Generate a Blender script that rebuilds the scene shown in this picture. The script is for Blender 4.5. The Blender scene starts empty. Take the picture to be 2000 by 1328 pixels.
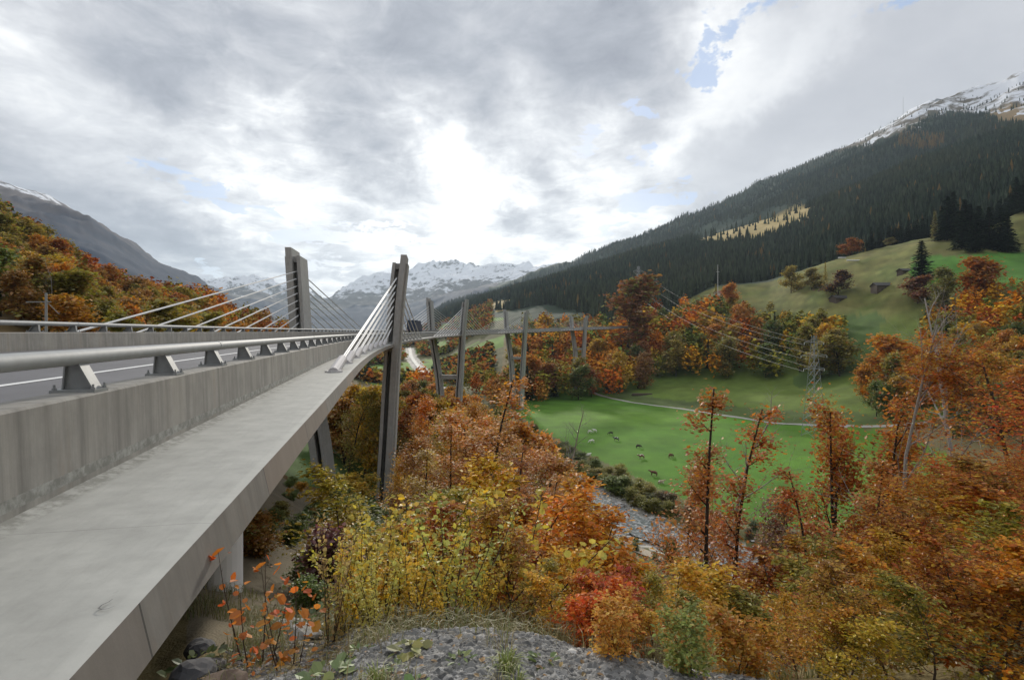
import bpy, math, random
import numpy as np
from mathutils import Vector, Matrix

# ------------------------------------------------------------------ camera, world, sun, exposure
S = bpy.context.scene
COL = S.collection
cam_d = bpy.data.cameras.new('camera'); cam = bpy.data.objects.new('camera', cam_d); COL.objects.link(cam)
cam.location = (0, 0, 0); cam.rotation_euler = (math.radians(90), 0, 0)
cam_d.sensor_width = 36; cam_d.lens = 18; cam_d.clip_start = 0.1; cam_d.clip_end = 40000
S.camera = cam
S.render.resolution_x = 1024; S.render.resolution_y = 679
S.view_settings.view_transform = 'Standard'; S.view_settings.look = 'None'
S.view_settings.exposure = 0.45; S.view_settings.gamma = 1
SUN_AZ = math.radians(-6); SUN_EL = math.radians(20)
S.cycles.max_bounces = 6; S.cycles.transparent_max_bounces = 8; S.cycles.volume_bounces = 0

class NT:
    """small node-tree helper"""
    def __init__(s, tree): s.t = tree; s.n = tree.nodes; s.l = tree.links
    def add(s, typ, **kw):
        nd = s.n.new(typ)
        for k, v in kw.items(): setattr(nd, k, v)
        return nd
    def put(s, sock, v):
        if isinstance(v, bpy.types.NodeSocket): s.l.new(v, sock)
        elif v is not None:
            if hasattr(sock.default_value, '__len__') and not hasattr(v, '__len__'):
                sock.default_value = (v, v, v) if len(sock.default_value) == 3 else (v, v, v, 1)
            elif hasattr(v, '__len__') and len(v) == 3 and len(sock.default_value) == 4: sock.default_value = (*v, 1)
            else: sock.default_value = v
    def m(s, op, a, b=None, c=None, clamp=False):
        nd = s.add('ShaderNodeMath', operation=op); nd.use_clamp = clamp
        s.put(nd.inputs[0], a); s.put(nd.inputs[1], b)
        if c is not None: s.put(nd.inputs[2], c)
        return nd.outputs[0]
    def v(s, op, a, b=None):
        nd = s.add('ShaderNodeVectorMath', operation=op)
        s.put(nd.inputs[0], a)
        if b is not None: s.put(nd.inputs[1], b)
        return nd.outputs['Value'] if op in ('DOT_PRODUCT', 'LENGTH') else nd.outputs[0]
    def noise(s, vec, scale, detail=5, rough=.55, dist=0, out=0):
        nd = s.add('ShaderNodeTexNoise'); s.put(nd.inputs['Vector'], vec)
        nd.inputs['Scale'].default_value = scale; nd.inputs['Detail'].default_value = detail
        nd.inputs['Roughness'].default_value = rough; nd.inputs['Distortion'].default_value = dist
        return nd.outputs[out]
    def ramp(s, fac, stops, interp='LINEAR'):
        nd = s.add('ShaderNodeValToRGB'); s.put(nd.inputs[0], fac); cr = nd.color_ramp; cr.interpolation = interp
        while len(cr.elements) < len(stops): cr.elements.new(.5)
        for e, (p, c) in zip(cr.elements, stops):
            e.position = p; e.color = (c, c, c, 1) if not hasattr(c, '__len__') else (*c, 1)
        return nd.outputs[0]
    def mix(s, fac, a, b, mode='MIX'):
        nd = s.add('ShaderNodeMix', data_type='RGBA', blend_type=mode); nd.clamp_factor = True
        s.put(nd.inputs[0], fac); s.put(nd.inputs[6], a); s.put(nd.inputs[7], b); return nd.outputs[2]
    def mapr(s, v, a, b, c=0., d=1., smooth=True):
        nd = s.add('ShaderNodeMapRange'); nd.interpolation_type = 'SMOOTHSTEP' if smooth else 'LINEAR'
        s.put(nd.inputs[0], v)
        for i, q in zip((1, 2, 3, 4), (a, b, c, d)): nd.inputs[i].default_value = q
        return nd.outputs[0]
    def scale(s, vec, sc, loc=(0, 0, 0)):
        nd = s.add('ShaderNodeMapping'); s.put(nd.inputs[0], vec); nd.inputs['Scale'].default_value = sc
        nd.inputs['Location'].default_value = loc; return nd.outputs[0]

def pdir(px, py):
    v = Vector(((px - 1000) / 1000, 1, (664 - py) / 1000)); v.normalize(); return v

def build_world():
    w = bpy.data.worlds.new('World'); S.world = w; w.use_nodes = True
    T = NT(w.node_tree); T.n.clear()
    out = T.add('ShaderNodeOutputWorld'); bg = T.add('ShaderNodeBackground'); bg.inputs[1].default_value = 0.1
    T.l.new(bg.outputs[0], out.inputs[0])
    sky = T.add('ShaderNodeTexSky', sky_type='NISHITA'); sky.sun_disc = False
    sky.sun_elevation = SUN_EL; sky.sun_rotation = SUN_AZ; sky.air_density = 1.1; sky.dust_density = .8
    d = T.add('ShaderNodeTexCoord').outputs['Generated']
    d = T.v('NORMALIZE', d)
    sep = T.add('ShaderNodeSeparateXYZ'); T.l.new(d, sep.inputs[0]); x, y, z = sep.outputs
    zz = T.m('ADD', T.m('MAXIMUM', z, 0.0), 0.16)
    cmb = T.add('ShaderNodeCombineXYZ'); T.l.new(T.m('DIVIDE', x, zz), cmb.inputs[0]); T.l.new(T.m('DIVIDE', y, zz), cmb.inputs[1])
    P = cmb.outputs[0]
    rot = T.add('ShaderNodeMapping'); T.l.new(P, rot.inputs[0]); rot.inputs['Rotation'].default_value = (0, 0, math.radians(38))
    rot.inputs['Scale'].default_value = (1, .42, 1); PR = rot.outputs[0]
    warp = T.noise(P, .9, 3, .5, 0, 1); PW = T.v('ADD', P, T.v('MULTIPLY', T.v('SUBTRACT', warp, (.5, .5, .5)), (.9, .9, 0)))
    big = T.noise(PR, .8, 3, .5)
    mid = T.noise(PW, 1.7, 7, .62)
    fine = T.noise(P, 5.5, 6, .65, .6)
    w1 = T.v('MULTIPLY', T.v('SUBTRACT', T.noise(d, 3.2, 6, .62, 0, 1), (.5, .5, .5)), (.42, .42, .36))
    w2 = T.v('MULTIPLY', T.v('SUBTRACT', T.noise(T.scale(d, (1, 1, 1.8)), 11, 6, .68, 0, 1), (.5, .5, .5)), (.15, .15, .11))
    dw = T.v('NORMALIZE', T.v('ADD', d, w1)); db = T.v('NORMALIZE', T.v('ADD', d, w2))
    dd = [dw]
    def g(px, py, wid, amp, stretch=None):
        """soft patch of the sky round a direction; stretch=(angle deg, ratio)"""
        c = pdir(px, py)
        if stretch is None:
            dt = T.v('DOT_PRODUCT', dd[0], tuple(c))
            e = T.m('MULTIPLY', T.m('SUBTRACT', dt, 1.0), 2 / (wid / 1000) ** 2)
        else:
            a = math.radians(stretch[0]); right = Vector((0, 0, 1)).cross(c) * -1; right.normalize(); up = right.cross(c); 
            ax = right * math.cos(a) + up * math.sin(a); ay = right * -math.sin(a) + up * math.cos(a)
            e1 = T.m('POWER', T.m('MULTIPLY', T.v('DOT_PRODUCT', dd[0], tuple(ax)), 1000 / (wid * stretch[1])), 2)
            e2 = T.m('POWER', T.m('MULTIPLY', T.v('DOT_PRODUCT', dd[0], tuple(ay)), 1000 / wid), 2)
            e = T.m('MULTIPLY', T.m('ADD', e1, e2), -1.0)
            e = T.m('ADD', e, T.m('MULTIPLY', T.m('LESS_THAN', T.v('DOT_PRODUCT', dd[0], tuple(c)), 0.), -50))
        return T.m('MULTIPLY', T.m('EXPONENT', e), amp)
    def total(items):
        o = None
        for it in items:
            q = g(*it); o = q if o is None else T.m('ADD', o, q)
        return o
    # cloud thickness -> grey, thin -> white
    dark = total(SKY_DARK); bright = total(SKY_BRIGHT); dd[0] = db; blue = total(SKY_BLUE); dd[0] = d
    n = T.m('ADD', T.m('MULTIPLY', T.m('SUBTRACT', big, .5), .5), T.m('ADD', T.m('MULTIPLY', T.m('SUBTRACT', mid, .5), 1.4), T.m('MULTIPLY', T.m('SUBTRACT', fine, .5), .75)))
    smooth = T.m('SUBTRACT', 1.0, T.m('MINIMUM', total(SKY_SMOOTH), .85))
    n = T.m('MULTIPLY', n, smooth)
    lum = T.m('ADD', T.m('SUBTRACT', T.m('ADD', .60, bright), dark), n)
    lum = T.m('ADD', lum, T.m('MULTIPLY', T.mapr(y, -.6, .5, 1, 0), -.08))
    ccol = T.ramp(lum, [(0.0, (.20, .21, .25)), (.3, (.33, .345, .385)), (.5, (.47, .48, .51)), (.66, (.64, .65, .67)), (.82, (.87, .87, .86)), (1.0, (1.2, 1.19, 1.15))])
    ccol = T.mix(1.0, ccol, (10, 10, 10), 'MULTIPLY')
    nz = T.m('ADD', T.m('MULTIPLY', T.m('SUBTRACT', fine, .5), 3.4), T.m('MULTIPLY', T.m('SUBTRACT', mid, .5), -2.0))
    bm = T.mapr(T.m('ADD', blue, T.m('MULTIPLY', nz, T.mapr(blue, .02, .25))), .27, .60)
    skc = T.mix(1.0, sky.outputs[0], (1.0, 1.0, 1.08), 'MULTIPLY')
    skc = T.mix(.62, skc, (3.4, 4.4, 6.3))
    col = T.mix(T.m('MULTIPLY', bm, .85), ccol, skc)
    low = T.mapr(z, -.05, 0.0)
    col = T.mix(low, (2.2, 2.2, 2.0), col)
    T.l.new(col, bg.inputs[0])
# (px, py, width, amplitude, (angle, ratio)) of the photograph's larger cloud masses
SKY_DARK = [(480, 110, 85, .26, (-18, 3.4)), (900, 220, 110, .26, (-35, 2.2)), (1130, 70, 130, .24, (-20, 1.7)), (120, 320, 80, .26, (-22, 3.4)),
            (430, 290, 60, .10, (-25, 3)), (740, 350, 60, .30, (-40, 2.0)), (960, 412, 26, .34, (10, 2.4)), (1070, 350, 42, .2), (1090, 455, 26, .2, (5, 2.5)),
            (950, 492, 14, .4, (5, 3)), (300, 460, 60, .16, (-20, 2.6)), (1760, 170, 330, .19), (1500, 200, 120, .05), (850, 10, 90, .14, (0, 3)), (1400, 420, 20, .1, (5, 4)), (1240, 330, 30, .15)]
SKY_BRIGHT = [(880, 355, 95, .36), (960, 370, 85, .16, (0, 2.6)), (900, 430, 260, .13, (10, 1.7)), (100, 130, 100, .12, (-25, 2.5)), (430, 215, 35, .12, (-25, 3)), (1300, 220, 70, .26, (50, 3.0)), (1120, 480, 70, .22, (0, 3)), (480, 450, 45, .22, (-25, 3.2)),
              (1350, 20, 60, .2), (560, 215, 28, .16, (-45, 3)), (500, 330, 20, .1, (-30, 4)), (1500, 110, 40, .2, (30, 4)), (1640, 330, 120, .08), (1060, 200, 60, .12, (-50, 2))]
SKY_BLUE = [(1372, 100, 20, .60, (75, 2.6)), (1510, 22, 20, .56, (20, 3.6)), (1440, 60, 14, .4, (40, 2)), (1150, 285, 24, .62, (-60, 1.5)), (1265, 212, 16, .6, (-30, 1.9)), (1335, 375, 22, .62, (8, 4.2)),
            (1270, 300, 22, .5), (430, 390, 18, .6, (-20, 4.4)), (690, 463, 24, .85, (3, 4.6)), (800, 408, 18, .5), (405, 525, 14, .62, (0, 2.4)), (1230, 430, 20, .5, (10, 3)), (640, 520, 16, .55, (0, 3)),
            (1720, 15, 16, .5, (25, 4)), (340, 330, 16, .2, (-25, 3)), (1150, 560, 20, .4, (10, 3))]
SKY_SMOOTH = [(1750, 200, 280, 1.0), (1480, 330, 140, .5), (1900, 60, 200, .6), (100, 300, 220, .45), (1000, 90, 220, .3)]
build_world(); S.world.cycles.sampling_method = 'MANUAL'; S.world.cycles.sample_map_resolution = 256
sd = bpy.data.lights.new('sun', 'SUN'); sd.energy = 2.4; sd.angle = math.radians(5); sd.color = (1, .93, .82)
so = bpy.data.objects.new('sun', sd); COL.objects.link(so)
so.rotation_euler = Vector((math.sin(SUN_AZ) * math.cos(SUN_EL), math.cos(SUN_AZ) * math.cos(SUN_EL), math.sin(SUN_EL))).to_track_quat('Z', 'Y').to_euler()

# ------------------------------------------------------------------ helpers
R = random.Random(7)
RN = np.random.RandomState(11)

def tag(o, label=None, cat=None, group=None, kind=None):
    if label: o['label'] = label
    if cat: o['category'] = cat
    if group: o['group'] = group
    if kind: o['kind'] = kind
    return o

def np_mesh(name, V, loops, sizes, mat=None, smooth=False, uv=None, attrs=None, matidx=None):
    """V (n,3); loops flat vertex indices; sizes per-face loop counts"""
    me = bpy.data.meshes.new(name)
    V = np.asarray(V, np.float32); loops = np.asarray(loops, np.int32); sizes = np.asarray(sizes, np.int32)
    me.vertices.add(len(V)); me.vertices.foreach_set('co', V.ravel())
    me.loops.add(len(loops)); me.loops.foreach_set('vertex_index', loops)
    me.polygons.add(len(sizes)); st = np.zeros(len(sizes), np.int32); st[1:] = np.cumsum(sizes)[:-1]
    me.polygons.foreach_set('loop_start', st)
    me.polygons.foreach_set('use_smooth', np.full(len(sizes), smooth, bool))
    if matidx is not None: me.polygons.foreach_set('material_index', np.asarray(matidx, np.int32))
    me.update(calc_edges=True)
    if uv is not None:
        l = me.uv_layers.new(name='UVMap'); l.data.foreach_set('uv', np.asarray(uv, np.float32)[loops].ravel())
    if attrs:
        for k, a in attrs.items():
            a = np.asarray(a, np.float32)
            if a.ndim == 2:
                at = me.color_attributes.new(k, 'FLOAT_COLOR', 'POINT')
                c = np.ones((len(V), 4), np.float32); c[:, :3] = a; at.data.foreach_set('color', c.ravel())
            else:
                at = me.attributes.new(k, 'FLOAT', 'POINT'); at.data.foreach_set('value', a)
    if mat is not None:
        for q in (mat if isinstance(mat, (list, tuple)) else [mat]): me.materials.append(q)
    me.validate()
    return me

class MB:
    """collects boxes, tubes and prisms; build() links them as one mesh object"""
    def __init__(s): s.V = []; s.F = []; s.UV = []; s.M = []; s.mi = 0
    def v(s, pts):
        b = len(s.V); s.V += [tuple(p) for p in pts]; return b
    def f(s, *ix): s.F.append(tuple(ix)); s.M.append(s.mi)
    def box(s, c, size, rz=0, mat=None):
        M = mat or (Matrix.Translation(Vector(c)) @ Matrix.Rotation(rz, 4, 'Z'))
        sx, sy, sz = [q / 2 for q in size]
        b = s.v([M @ Vector((i * sx, j * sy, k * sz)) for k in (-1, 1) for j in (-1, 1) for i in (-1, 1)])
        for q in ((0, 2, 3, 1), (4, 5, 7, 6), (0, 1, 5, 4), (2, 6, 7, 3), (0, 4, 6, 2), (1, 3, 7, 5)): s.f(*[b + i for i in q])
    def tube(s, pts, rad, sides=6, cap=True):
        pts = [Vector(p) for p in pts]; n = len(pts)
        if not hasattr(rad, '__len__'): rad = [rad] * n
        rings = []; prev = None
        for i, p in enumerate(pts):
            t = (pts[min(i + 1, n - 1)] - pts[max(i - 1, 0)]); t.normalize()
            a = prev if prev is not None else (Vector((0, 0, 1)) if abs(t.z) < .9 else Vector((1, 0, 0)))
            a = a - t * a.dot(t)
            if a.length < 1e-6: a = Vector((1, .3, 0)).cross(t)
            a.normalize(); b2 = t.cross(a); prev = a
            rings.append(s.v([p + (a * math.cos(2 * math.pi * k / sides) + b2 * math.sin(2 * math.pi * k / sides)) * rad[i] for k in range(sides)]))
        for r0, r1 in zip(rings, rings[1:]):
            for k in range(sides):
                k2 = (k + 1) % sides; s.f(r0 + k, r0 + k2, r1 + k2, r1 + k)
        if cap:
            s.f(*[rings[0] + k for k in reversed(range(sides))]); s.f(*[rings[-1] + k for k in range(sides)])
    def prism(s, a_pts, b_pts):
        """two matching polygons joined"""
        n = len(a_pts); a = s.v(a_pts); b = s.v(b_pts)
        s.f(*[a + k for k in reversed(range(n))]); s.f(*[b + k for k in range(n)])
        for k in range(n):
            k2 = (k + 1) % n; s.f(a + k, a + k2, b + k2, b + k)
    def mesh(s, name, mat, smooth=False):
        me = bpy.data.meshes.new(name); me.from_pydata(s.V, [], s.F)
        for q in (mat if isinstance(mat, (list, tuple)) else [mat]): me.materials.append(q)
        me.polygons.foreach_set('material_index', s.M)
        if smooth: me.polygons.foreach_set('use_smooth', [True] * len(me.polygons))
        me.update(); return me
    def build(s, name, mat, parent=None, smooth=False):
        return link(name, s.mesh(name, mat, smooth), parent)

def link(name, me, parent=None, loc=None):
    o = bpy.data.objects.new(name, me); COL.objects.link(o)
    if parent: o.parent = parent
    if loc: o.location = loc
    return o
def empty(name, loc=(0, 0, 0), rz=0):
    o = bpy.data.objects.new(name, None); COL.objects.link(o); o.location = loc; o.rotation_euler = (0, 0, rz); o.empty_display_size = .3
    return o

# ---- noise in numpy
def vnoise(x, y, seed=0):
    xi = np.floor(x).astype(np.int64); yi = np.floor(y).astype(np.int64); fx = x - xi; fy = y - yi
    def h(a, b):
        n = (a * 374761393 + b * 668265263 + seed * 982451653) & 0xffffffff
        n = ((n ^ (n >> 13)) * 1274126177) & 0xffffffff
        return ((n ^ (n >> 16)) & 0xffff) / 65535.0
    u = fx * fx * (3 - 2 * fx); v = fy * fy * (3 - 2 * fy)
    return (h(xi, yi) * (1 - u) + h(xi + 1, yi) * u) * (1 - v) + (h(xi, yi + 1) * (1 - u) + h(xi + 1, yi + 1) * u) * v
def fbm(x, y, o=5, seed=0, g=.5):
    t = 0; a = 1; s = 0
    for i in range(o):
        t = t + a * vnoise(x * 2 ** i + 17.3 * i, y * 2 ** i - 9.1 * i, seed + i); s += a; a *= g
    return t / s
def ridged(x, y, o=6, seed=0, g=.55):
    t = 0; a = 1; s = 0
    for i in range(o):
        n = 1 - np.abs(2 * vnoise(x * 2 ** i + 7.3 * i, y * 2 ** i + 3.1 * i, seed + i) - 1); t = t + a * n * n; s += a; a *= g
    return t / s
def sstep(x, a, b):
    t = np.clip((x - a) / (b - a), 0, 1); return t * t * (3 - 2 * t)

# ------------------------------------------------------------------ terrain height
FL = -42.
def Z(Y, py): return (664 - py) * Y / 1000.
# per bearing (photo column): ground height at growing distance
COLS = {
 -300: [(2, -2), (8, -3), (20, -4), (50, -5), (100, 2), (150, 18), (220, 55), (320, 90), (450, 90), (900, 150), (1500, 420), (3500, 1250), (6000, 1000), (12000, 900)],
 0: [(2, -2.0), (3, -2.3), (8, -3.2), (20, -4.4), (50, -5), (90, 3), (120, Z(120, 590)), (150, Z(150, 560)), (200, 32), (250, Z(250, 432)), (320, 66), (450, 60), (800, 90), (1500, 260), (3500, Z(3500, 350)), (5000, 900), (12000, 900)],
 100: [(2, -2.0), (3, -2.3), (8, -3.4), (20, -4.6), (50, -6), (90, 0), (140, 10), (200, 24), (260, Z(260, 508)), (330, 45), (450, 45), (800, 80), (1500, 230), (3500, Z(3500, 384)), (5000, 850), (12000, 900)],
 200: [(2, -2.0), (3, -2.3), (8, -3.5), (20, -5), (50, -7), (90, -3), (140, 4), (220, 16), (280, Z(280, 566)), (350, 30), (450, 30), (800, 60), (1500, 190), (3500, Z(3500, 436)), (5000, 700), (12000, 900)],
 300: [(2, -1.95), (3, -2.3), (8, -3.7), (20, -5.5), (50, -8), (90, -6), (150, 0), (230, 10), (300, Z(300, 592)), (370, 20), (800, 40), (1500, 130), (3500, Z(3500, 510)), (5000, 600), (9000, 700), (12000, 700)],
 400: [(2, -1.9), (3, -2.2), (5, -2.8), (8, -3.9), (20, -6.5), (50, -10), (90, -9), (150, -4), (240, 6), (320, Z(320, 605)), (390, 12), (800, 25), (1500, 80), (3500, Z(3500, 557)), (4500, 350), (9000, Z(9000, 572)), (12000, 700)],
 500: [(2, -1.85), (3, -2.15), (5, -2.9), (8, -4.1), (15, -5.8), (30, -9), (60, -13), (100, -13), (200, -6), (330, Z(330, 632)), (420, 4), (900, 0), (1800, 15), (3500, 200), (5000, 300), (9000, Z(9000, 549)), (12000, 800)],
 580: [(2, -1.85), (3, -2.1), (5, -2.9), (8, -4.2), (15, -6.3), (30, -10.2), (50, -14.5), (70, -18.5), (100, -19), (200, -16), (340, Z(340, 652)), (450, -6), (900, -8), (2000, 0), (4000, 100), (6000, 400), (9000, Z(9000, 573)), (12000, 800)],
 640: [(2, -1.8), (3, -2.05), (5, -2.9), (8, -4.3), (15, -6.9), (30, -11), (50, -15.5), (66, -18.7), (100, -20.5), (200, -24), (350, -24), (600, -20), (900, -14), (1500, -4), (4000, Z(4000, 644)), (6000, 350), (9000, Z(9000, 580)), (12000, 800)],
 700: [(2, -1.78), (3.3, -2.0), (5, -2.8), (8, -4.5), (15, -7.4), (30, -12), (50, -17), (75, -22), (120, -29), (200, -35), (350, -37), (600, -30), (900, -17), (1500, -6), (4000, Z(4000, 646)), (6000, 400), (9000, Z(9000, 537)), (12000, 900)],
 800: [(2, -1.76), (3.5, -1.95), (5, -2.8), (10, -5.8), (25, -11.5), (50, -18), (80, -24), (150, -33), (300, -39), (500, -40), (700, -29), (900, -17), (1500, -6), (4000, Z(4000, 642)), (6000, 450), (9000, Z(9000, 527)), (12000, 1000)],
 870: [(2, -1.76), (3.5, -1.95), (5, -2.8), (10, -6), (25, -12), (60, -21), (110, -30), (200, -38), (300, -41), (500, -40), (700, -28), (1000, -5), (1800, Z(1800, 612)), (2600, Z(2600, 606)), (6000, 500), (9000, Z(9000, 507)), (12000, 1100)],
 940: [(2, -1.76), (3.5, -1.95), (5, -2.8), (10, -6), (25, -12.4), (60, -22.5), (110, -33), (180, -41), (300, FL), (450, -39), (600, -22), (1000, 40), (1800, Z(1800, 588)), (2800, Z(2800, 583)), (6000, 600), (9000, Z(9000, 510)), (12000, 1100)],
 1040: [(2, -1.76), (3.5, -2), (5, -2.8), (10, -6), (25, -13), (60, -25), (110, -36), (150, -41), (170, FL), (400, -41.5), (450, -34), (600, 0), (1000, 70), (1800, Z(1800, 556)), (2300, 200), (3400, Z(3400, 534)), (6000, 700), (9000, Z(9000, 519)), (12000, 1100)],
 1120: [(2, -1.78), (3.4, -2.05), (5, -2.9), (10, -6.4), (25, -14), (60, -28), (110, -39), (130, -41.5), (170, FL), (400, -41.5), (430, -38), (500, -22), (600, 0), (1000, 90), (1700, Z(1700, 534)), (2200, 235), (3300, Z(3300, 511)), (6000, 800), (9000, 1000), (12000, 1000)],
 1200: [(2, -1.8), (3.3, -2.05), (5, -3), (10, -6.6), (25, -15), (60, -30), (95, -40), (120, -41.8), (140, FL), (360, FL), (400, -40), (480, -25), (600, 5), (1000, 100), (1600, Z(1600, 510)), (2100, 270), (3200, Z(3200, 486)), (6000, 800), (12000, 900)],
 1300: [(2, -1.8), (3.2, -2.05), (5, -3), (10, -6.8), (25, -16), (55, -31), (85, -40.5), (120, FL), (345, FL), (430, Z(430, 742)), (520, -8), (620, Z(620, 618)), (900, 90), (1500, Z(1500, 482)), (1950, 300), (3000, Z(3000, 444)), (6000, 800), (12000, 900)],
 1400: [(2, -1.82), (3.2, -2.1), (5, -3.1), (10, -7), (25, -17), (50, -31), (78, -40.5), (110, FL), (300, FL), (400, Z(400, 745)), (470, Z(470, 680)), (560, Z(560, 602)), (650, Z(650, 557)), (760, 72), (1000, 150), (1500, Z(1500, 455)), (1850, 325), (2900, Z(2900, 397)), (6000, 800), (12000, 900)],
 1500: [(2, -1.84), (3.2, -2.1), (5, -3.2), (10, -7), (25, -17), (48, -31), (74, -40.5), (100, FL), (265, FL), (380, Z(380, 745)), (450, Z(450, 672)), (520, Z(520, 600)), (640, Z(640, 547)), (750, 80), (1000, 170), (1450, Z(1450, 425)), (1750, 365), (2800, Z(2800, 352)), (6000, 900), (12000, 900)],
 1600: [(2, -1.86), (3.2, -2.1), (5, -3.1), (10, -6.6), (25, -16), (46, -29), (72, -40), (95, FL), (225, FL), (340, Z(340, 748)), (400, Z(400, 665)), (440, Z(440, 604)), (560, Z(560, 512)), (650, 90), (1000, 215), (1400, Z(1400, 398)), (1650, 390), (2700, Z(2700, 308)), (6000, 1000), (12000, 900)],
 1700: [(2, -1.86), (3.2, -2.1), (5, -3.0), (10, -6), (25, -15), (46, -27), (72, -39), (95, FL), (200, FL), (300, Z(300, 750)), (375, Z(375, 640)), (420, Z(420, 587)), (540, Z(540, 483)), (620, 105), (1000, 255), (1350, Z(1350, 362)), (1600, 430), (2600, Z(2600, 256)), (6000, 1000), (12000, 900)],
 1800: [(2, -1.86), (3.2, -2.05), (5, -2.9), (10, -5.6), (25, -14), (46, -25.5), (75, -38), (100, FL), (180, -41), (260, -25), (340, Z(340, 655)), (400, Z(400, 534)), (500, Z(500, 462)), (580, 106), (1000, 295), (1350, Z(1350, 318)), (1600, 485), (2500, Z(2500, 193)), (6000, 1000), (12000, 900)],
 1900: [(2, -1.86), (3.2, -2), (5, -2.8), (10, -5.3), (25, -13), (46, -24), (75, -36), (110, -41), (160, -38), (250, -13), (330, Z(330, 600)), (430, Z(430, 482)), (480, Z(480, 455)), (560, 106), (1000, 330), (1300, Z(1300, 280)), (1500, 515), (2400, Z(2400, 182)), (6000, 1000), (12000, 900)],
 2000: [(2, -1.86), (3.2, -2), (5, -2.7), (10, -5), (25, -12), (46, -22), (80, -35), (120, -39), (160, -34), (250, -3), (330, 38), (420, Z(420, 495)), (480, Z(480, 400)), (560, 133), (1000, 350), (1300, Z(1300, 240)), (1500, 565), (2250, Z(2250, 128)), (2600, 1230), (6000, 1000), (12000, 900)],
 2500: [(2, -1.8), (3, -1.9), (6, -2.6), (12, -5), (30, -12), (80, -30), (130, -36), (250, 0), (480, 160), (1000, 420), (1500, 650), (2250, 1330), (2600, 1350), (6000, 1000), (12000, 900)],
}
_az = []; _prof = []
RG = np.exp(np.linspace(math.log(.8), math.log(13500), 900))
for px in sorted(COLS):
    a = math.atan2(px - 1000, 1000); k = COLS[px]
    r = np.array([q[0] for q in k]) / math.cos(a); z = np.array([q[1] for q in k])
    _az.append(math.degrees(a)); _prof.append(np.interp(np.log(RG), np.log(r), z))
back = np.interp(np.log(RG), np.log([1, 5, 20, 60, 150, 500, 2000, 12000]), [-1.75, -1.7, -1.5, 2, 15, 60, 300, 700])
_az = [-180, -90] + _az + [90, 180]; _prof = [back, back] + _prof + [_prof[-1], back]
AZG = np.linspace(-180, 180, 1441)
_P = np.array(_prof); TAB = np.empty((len(AZG), len(RG)))
for j in range(len(RG)): TAB[:, j] = np.interp(AZG, _az, _P[:, j])
def blur(A, k, ax):
    ker = np.hanning(k + 2)[1:-1]; ker /= ker.sum(); pad = [(0, 0), (0, 0)]; pad[ax] = (k // 2, k // 2)
    return np.apply_along_axis(lambda m: np.convolve(m, ker, 'valid'), ax, np.pad(A, pad, mode='edge'))
TAB = blur(blur(TAB, 11, 1), 9, 0)
# water course and tracks in plan
RIVER = np.array([(120, 66, -42.6), (80, 84, -42.6), (46, 97, -42.6), (31, 113, -42.6), (26, 124, -42.6), (20.5, 137, -42.6), (17, 150, -42.6), (12, 166, -42.6), (6, 185, -42.6), (-6, 225, -42.4), (-30, 330, -42), (-65, 450, -41), (-105, 590, -34), (-150, 760, -25), (-200, 1000, -15)], float)
def dist_poly(x, y, P):
    best = np.full(np.shape(x), 1e9); zz = np.zeros(np.shape(x))
    for (x0, y0, z0), (x1, y1, z1) in zip(P[:-1], P[1:]):
        dx, dy = x1 - x0, y1 - y0; t = np.clip(((x - x0) * dx + (y - y0) * dy) / (dx * dx + dy * dy), 0, 1)
        d = np.hypot(x - x0 - t * dx, y - y0 - t * dy); m = d < best
        best = np.where(m, d, best); zz = np.where(m, z0 + t * (z1 - z0), zz)
    return best, zz
def H(x, y, detail=True):
    x = np.asarray(x, float); y = np.asarray(y, float)
    r = np.maximum(np.hypot(x, y), .81); az = np.degrees(np.arctan2(x, y))
    fa = (az + 180) / 360 * (len(AZG) - 1); ia = np.clip(fa.astype(int), 0, len(AZG) - 2); fa = fa - ia
    fr = (np.log(r) - math.log(.8)) / (math.log(13500) - math.log(.8)) * (len(RG) - 1); ir = np.clip(fr.astype(int), 0, len(RG) - 2); fr = np.clip(fr - ir, 0, 1)
    z = (TAB[ia, ir] * (1 - fa) + TAB[ia + 1, ir] * fa) * (1 - fr) + (TAB[ia, ir + 1] * (1 - fa) + TAB[ia + 1, ir + 1] * fa) * fr
    if detail:
        z = z + (fbm(x * 1.3, y * 1.3, 4, 3) - .5) * .16 * sstep(r, 1.5, 4)
        z = z + (fbm(x / 9, y / 9, 4, 5) - .5) * 1.6 * sstep(r, 6, 30) * (1 - .75 * sstep(-z, 39, 41.5))
        hill = sstep(r, 380, 800)
        z = z + (fbm(x / 90, y / 90, 5, 8) - .5) * 16 * hill * sstep(z, -30, 60)
        mt = sstep(r, 1200, 3000) * sstep(z, 60, 400)
        z = z + (ridged(x / 620, y / 620, 6, 21) - .55) * 110 * mt
        fm = sstep(r, 5500, 8500) * sstep(z, 150, 700)
        z = z + (ridged(x / 1700, y / 1700, 8, 33, .58) - .5) * 620 * fm
    d, rz = dist_poly(x, y, RIVER)
    k = sstep(d, 5, 15)
    z = np.where(d < 15, (rz - .5 + (fbm(x / 2, y / 2, 3, 40) - .5) * .9) * (1 - k) + z * k, z)
    return z
def h1(x, y): return float(H(np.array([x]), np.array([y]))[0])
def at(px, Y): return ((px - 1000) / 1000 * Y, Y)
def proj(x, y, z): return 1000 + 1000 * x / y, 664 - 1000 * z / y

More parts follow.
